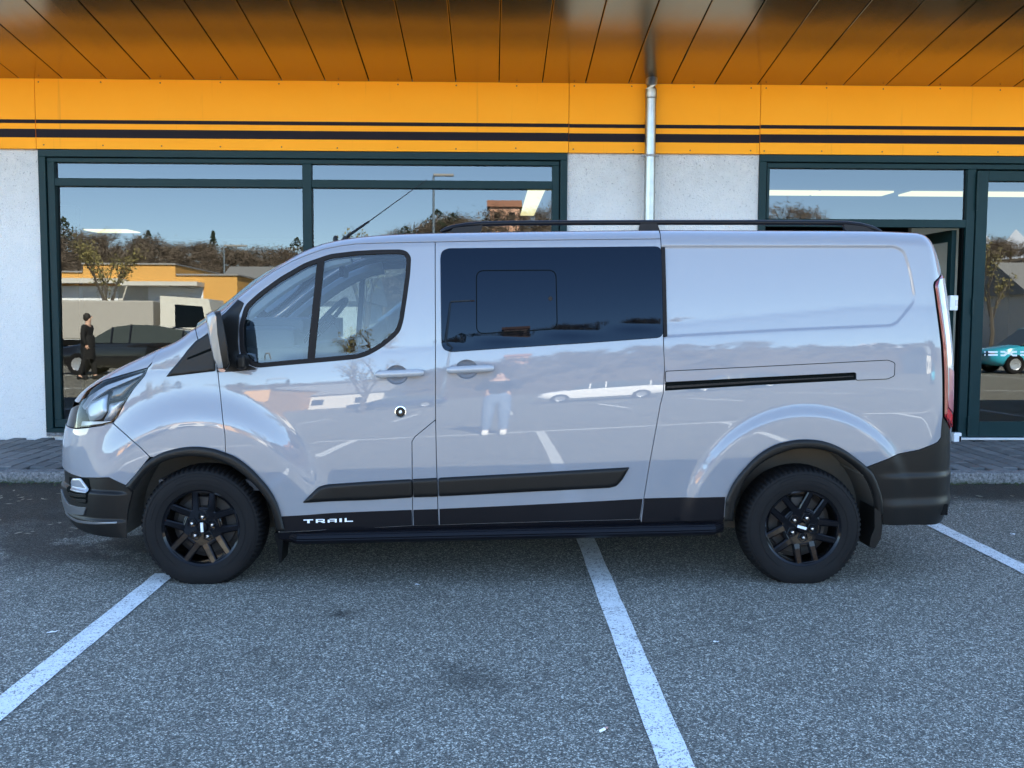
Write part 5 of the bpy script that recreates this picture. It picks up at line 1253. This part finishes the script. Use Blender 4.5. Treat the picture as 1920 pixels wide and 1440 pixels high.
# people
def person(label,loc,rz,top,legs,shoe,arms,stride=.10,coat=False,h=1.76):
    t=empty('person',loc,label,'person',rz=rz)
    J={'pel':(0,0,.95),'spn':(0,.01,1.18),'chs':(0,0,1.36),'nek':(0,-.01,1.50),'hd0':(0,-.02,1.57),'hd1':(0,-.025,1.70)}
    R={'pel':(.165,.12),'spn':(.15,.11),'chs':(.18,.12),'nek':(.06,.06),'hd0':(.07,.085),'hd1':(.078,.095)}
    Ed=[('pel','spn'),('spn','chs'),('chs','nek'),('nek','hd0'),('hd0','hd1')]
    for s,n in ((-1,'l'),(1,'r')):
        J.update({n+'hip':(s*.10,0,.88),n+'kne':(s*.11,-.03+s*stride*.5,.49),n+'ank':(s*.12,.03+s*stride,.09),n+'toe':(s*.135,-.16+s*stride,.05)})
        R.update({n+'hip':(.105,.11),n+'kne':(.072,.075),n+'ank':(.058,.06),n+'toe':(.045,.035)})
        Ed+=[('pel',n+'hip'),(n+'hip',n+'kne'),(n+'kne',n+'ank'),(n+'ank',n+'toe')]
        sh,el,ha=arms(s); J.update({n+'sho':sh,n+'elb':el,n+'han':ha}); R.update({n+'sho':(.07,.07),n+'elb':(.05,.05),n+'han':(.036,.04)}); Ed+=[('chs',n+'sho'),(n+'sho',n+'elb'),(n+'elb',n+'han')]
    def skinmesh(name,keys,mat,grow=1.0,extra=0.0,cut=None):
        ks=[k for k in J if k in keys]; ed=[(ks.index(a),ks.index(b)) for a,b in Ed if a in ks and b in ks]
        me=bpy.data.meshes.new(name); me.from_pydata([J[k] for k in ks],ed,[]); o=bpy.data.objects.new(name,me); link(o)
        m=o.modifiers.new('s','SKIN'); m.use_smooth_shade=True; sd=me.skin_vertices[0].data
        for i,k in enumerate(ks): sd[i].radius=(R[k][0]*grow+extra,R[k][1]*grow+extra)
        sd[0].use_root=True; o.modifiers.new('u','SUBSURF').levels=2; o.modifiers['u'].render_levels=2
        dg=bpy.context.evaluated_depsgraph_get(); m2=bpy.data.meshes.new_from_object(o.evaluated_get(dg)); bpy.data.objects.remove(o); m2.materials.clear(); m2.materials.append(mat); m2.polygons.foreach_set('use_smooth',np.ones(len(m2.polygons),bool)); q=bpy.data.objects.new(name,m2); link(q,t); return q
    skinmesh('body',set(J),E_['skin'])
    upper={'spn','chs','lsho','rsho','lelb','relb'}|({'pel'} )
    skinmesh('jacket' if coat else 'jumper',upper|{'lhan','rhan'},top,1.0,.022)
    skinmesh('trousers',{'spn','pel','lhip','rhip','lkne','rkne','lank','rank'},legs,1.0,.014)
    if coat:
        MB().lathe([(.17,.55),(.19,.8),(.185,1.05),(.17,1.2)],24,'Z').build('coat_skirt',top,t,smooth=True)
    for s,n in ((-1,'l'),(1,'r')):
        a=J[n+'ank']; MB().lathe([(0,0)],3,'Z') if False else None
        mb=MB().box((a[0]-.05,a[1]-.22,.0),(a[0]+.05,a[1]+.07,.125),bev=.035); mb.build('shoe',shoe,t,smooth=True)
    hb=MB(); hb.lathe([(0,1.80),(.05,1.793),(.085,1.76),(.098,1.70),(.096,1.64),(.075,1.60)],20,'Z',(0,0.0,0)); hb.xf(Matrix.Translation((0,.012,-.005))); hb.build('hair',E_['hair'],t,smooth=True)
    MB().prism([(-.012,1.665),(.012,1.665),(0,1.70)],-.145,-.10).build('nose',E_['skin'],t)
    for s in (-1,1): MB().lathe([(0,1.73),(.012,1.72),(.014,1.71),(0,1.70)],8,'Z',(s*.032,-.105,0)).build('eye',M['glossblack'],t)
    for s in (-1,1):
        ha=Vector(arms(s)[2]); el=Vector(arms(s)[1]); d=(ha-el).normalized(); u=d.cross(Vector((s,0,.2))).normalized(); mb=MB()
        for f in range(4): mb.tube([ha+u*(f-1.5)*.02,ha+u*(f-1.5)*.021+d*(.075+.012*(f in(1,2))),ha+u*(f-1.5)*.021+d*.10-Vector((s*.025,0,0))],[.010,.009,.007],6)
        mb.tube([ha,ha+u*.05+d*.03],[.011,.009],6); mb.build('fingers',E_['skin'],t,smooth=True)
    t.scale=(h/1.80,)*3; return t
# the photographer faces the van (+Y), arms raised to the phone
person('photographer in a dark jumper, pale jeans and white shoes behind the camera',(0,-.46,0),pi,E_['navy'],E_['jeans'],E_['shoe'],lambda s:((s*.20,0,1.42),(s*.27,-.14,1.20),(s*.10,-.33,1.46)),stride=.03)
xm,ym=img(172,26.5); person('man in a long black coat walking across the lot',(xm,ym,0),pi/2,E_['coat'],E_['coat'],E_['coat'],lambda s:((s*.20,0,1.42),(s*.25,.04,1.15),(s*.23,-.05,.92)),stride=.16,coat=True,h=1.74)
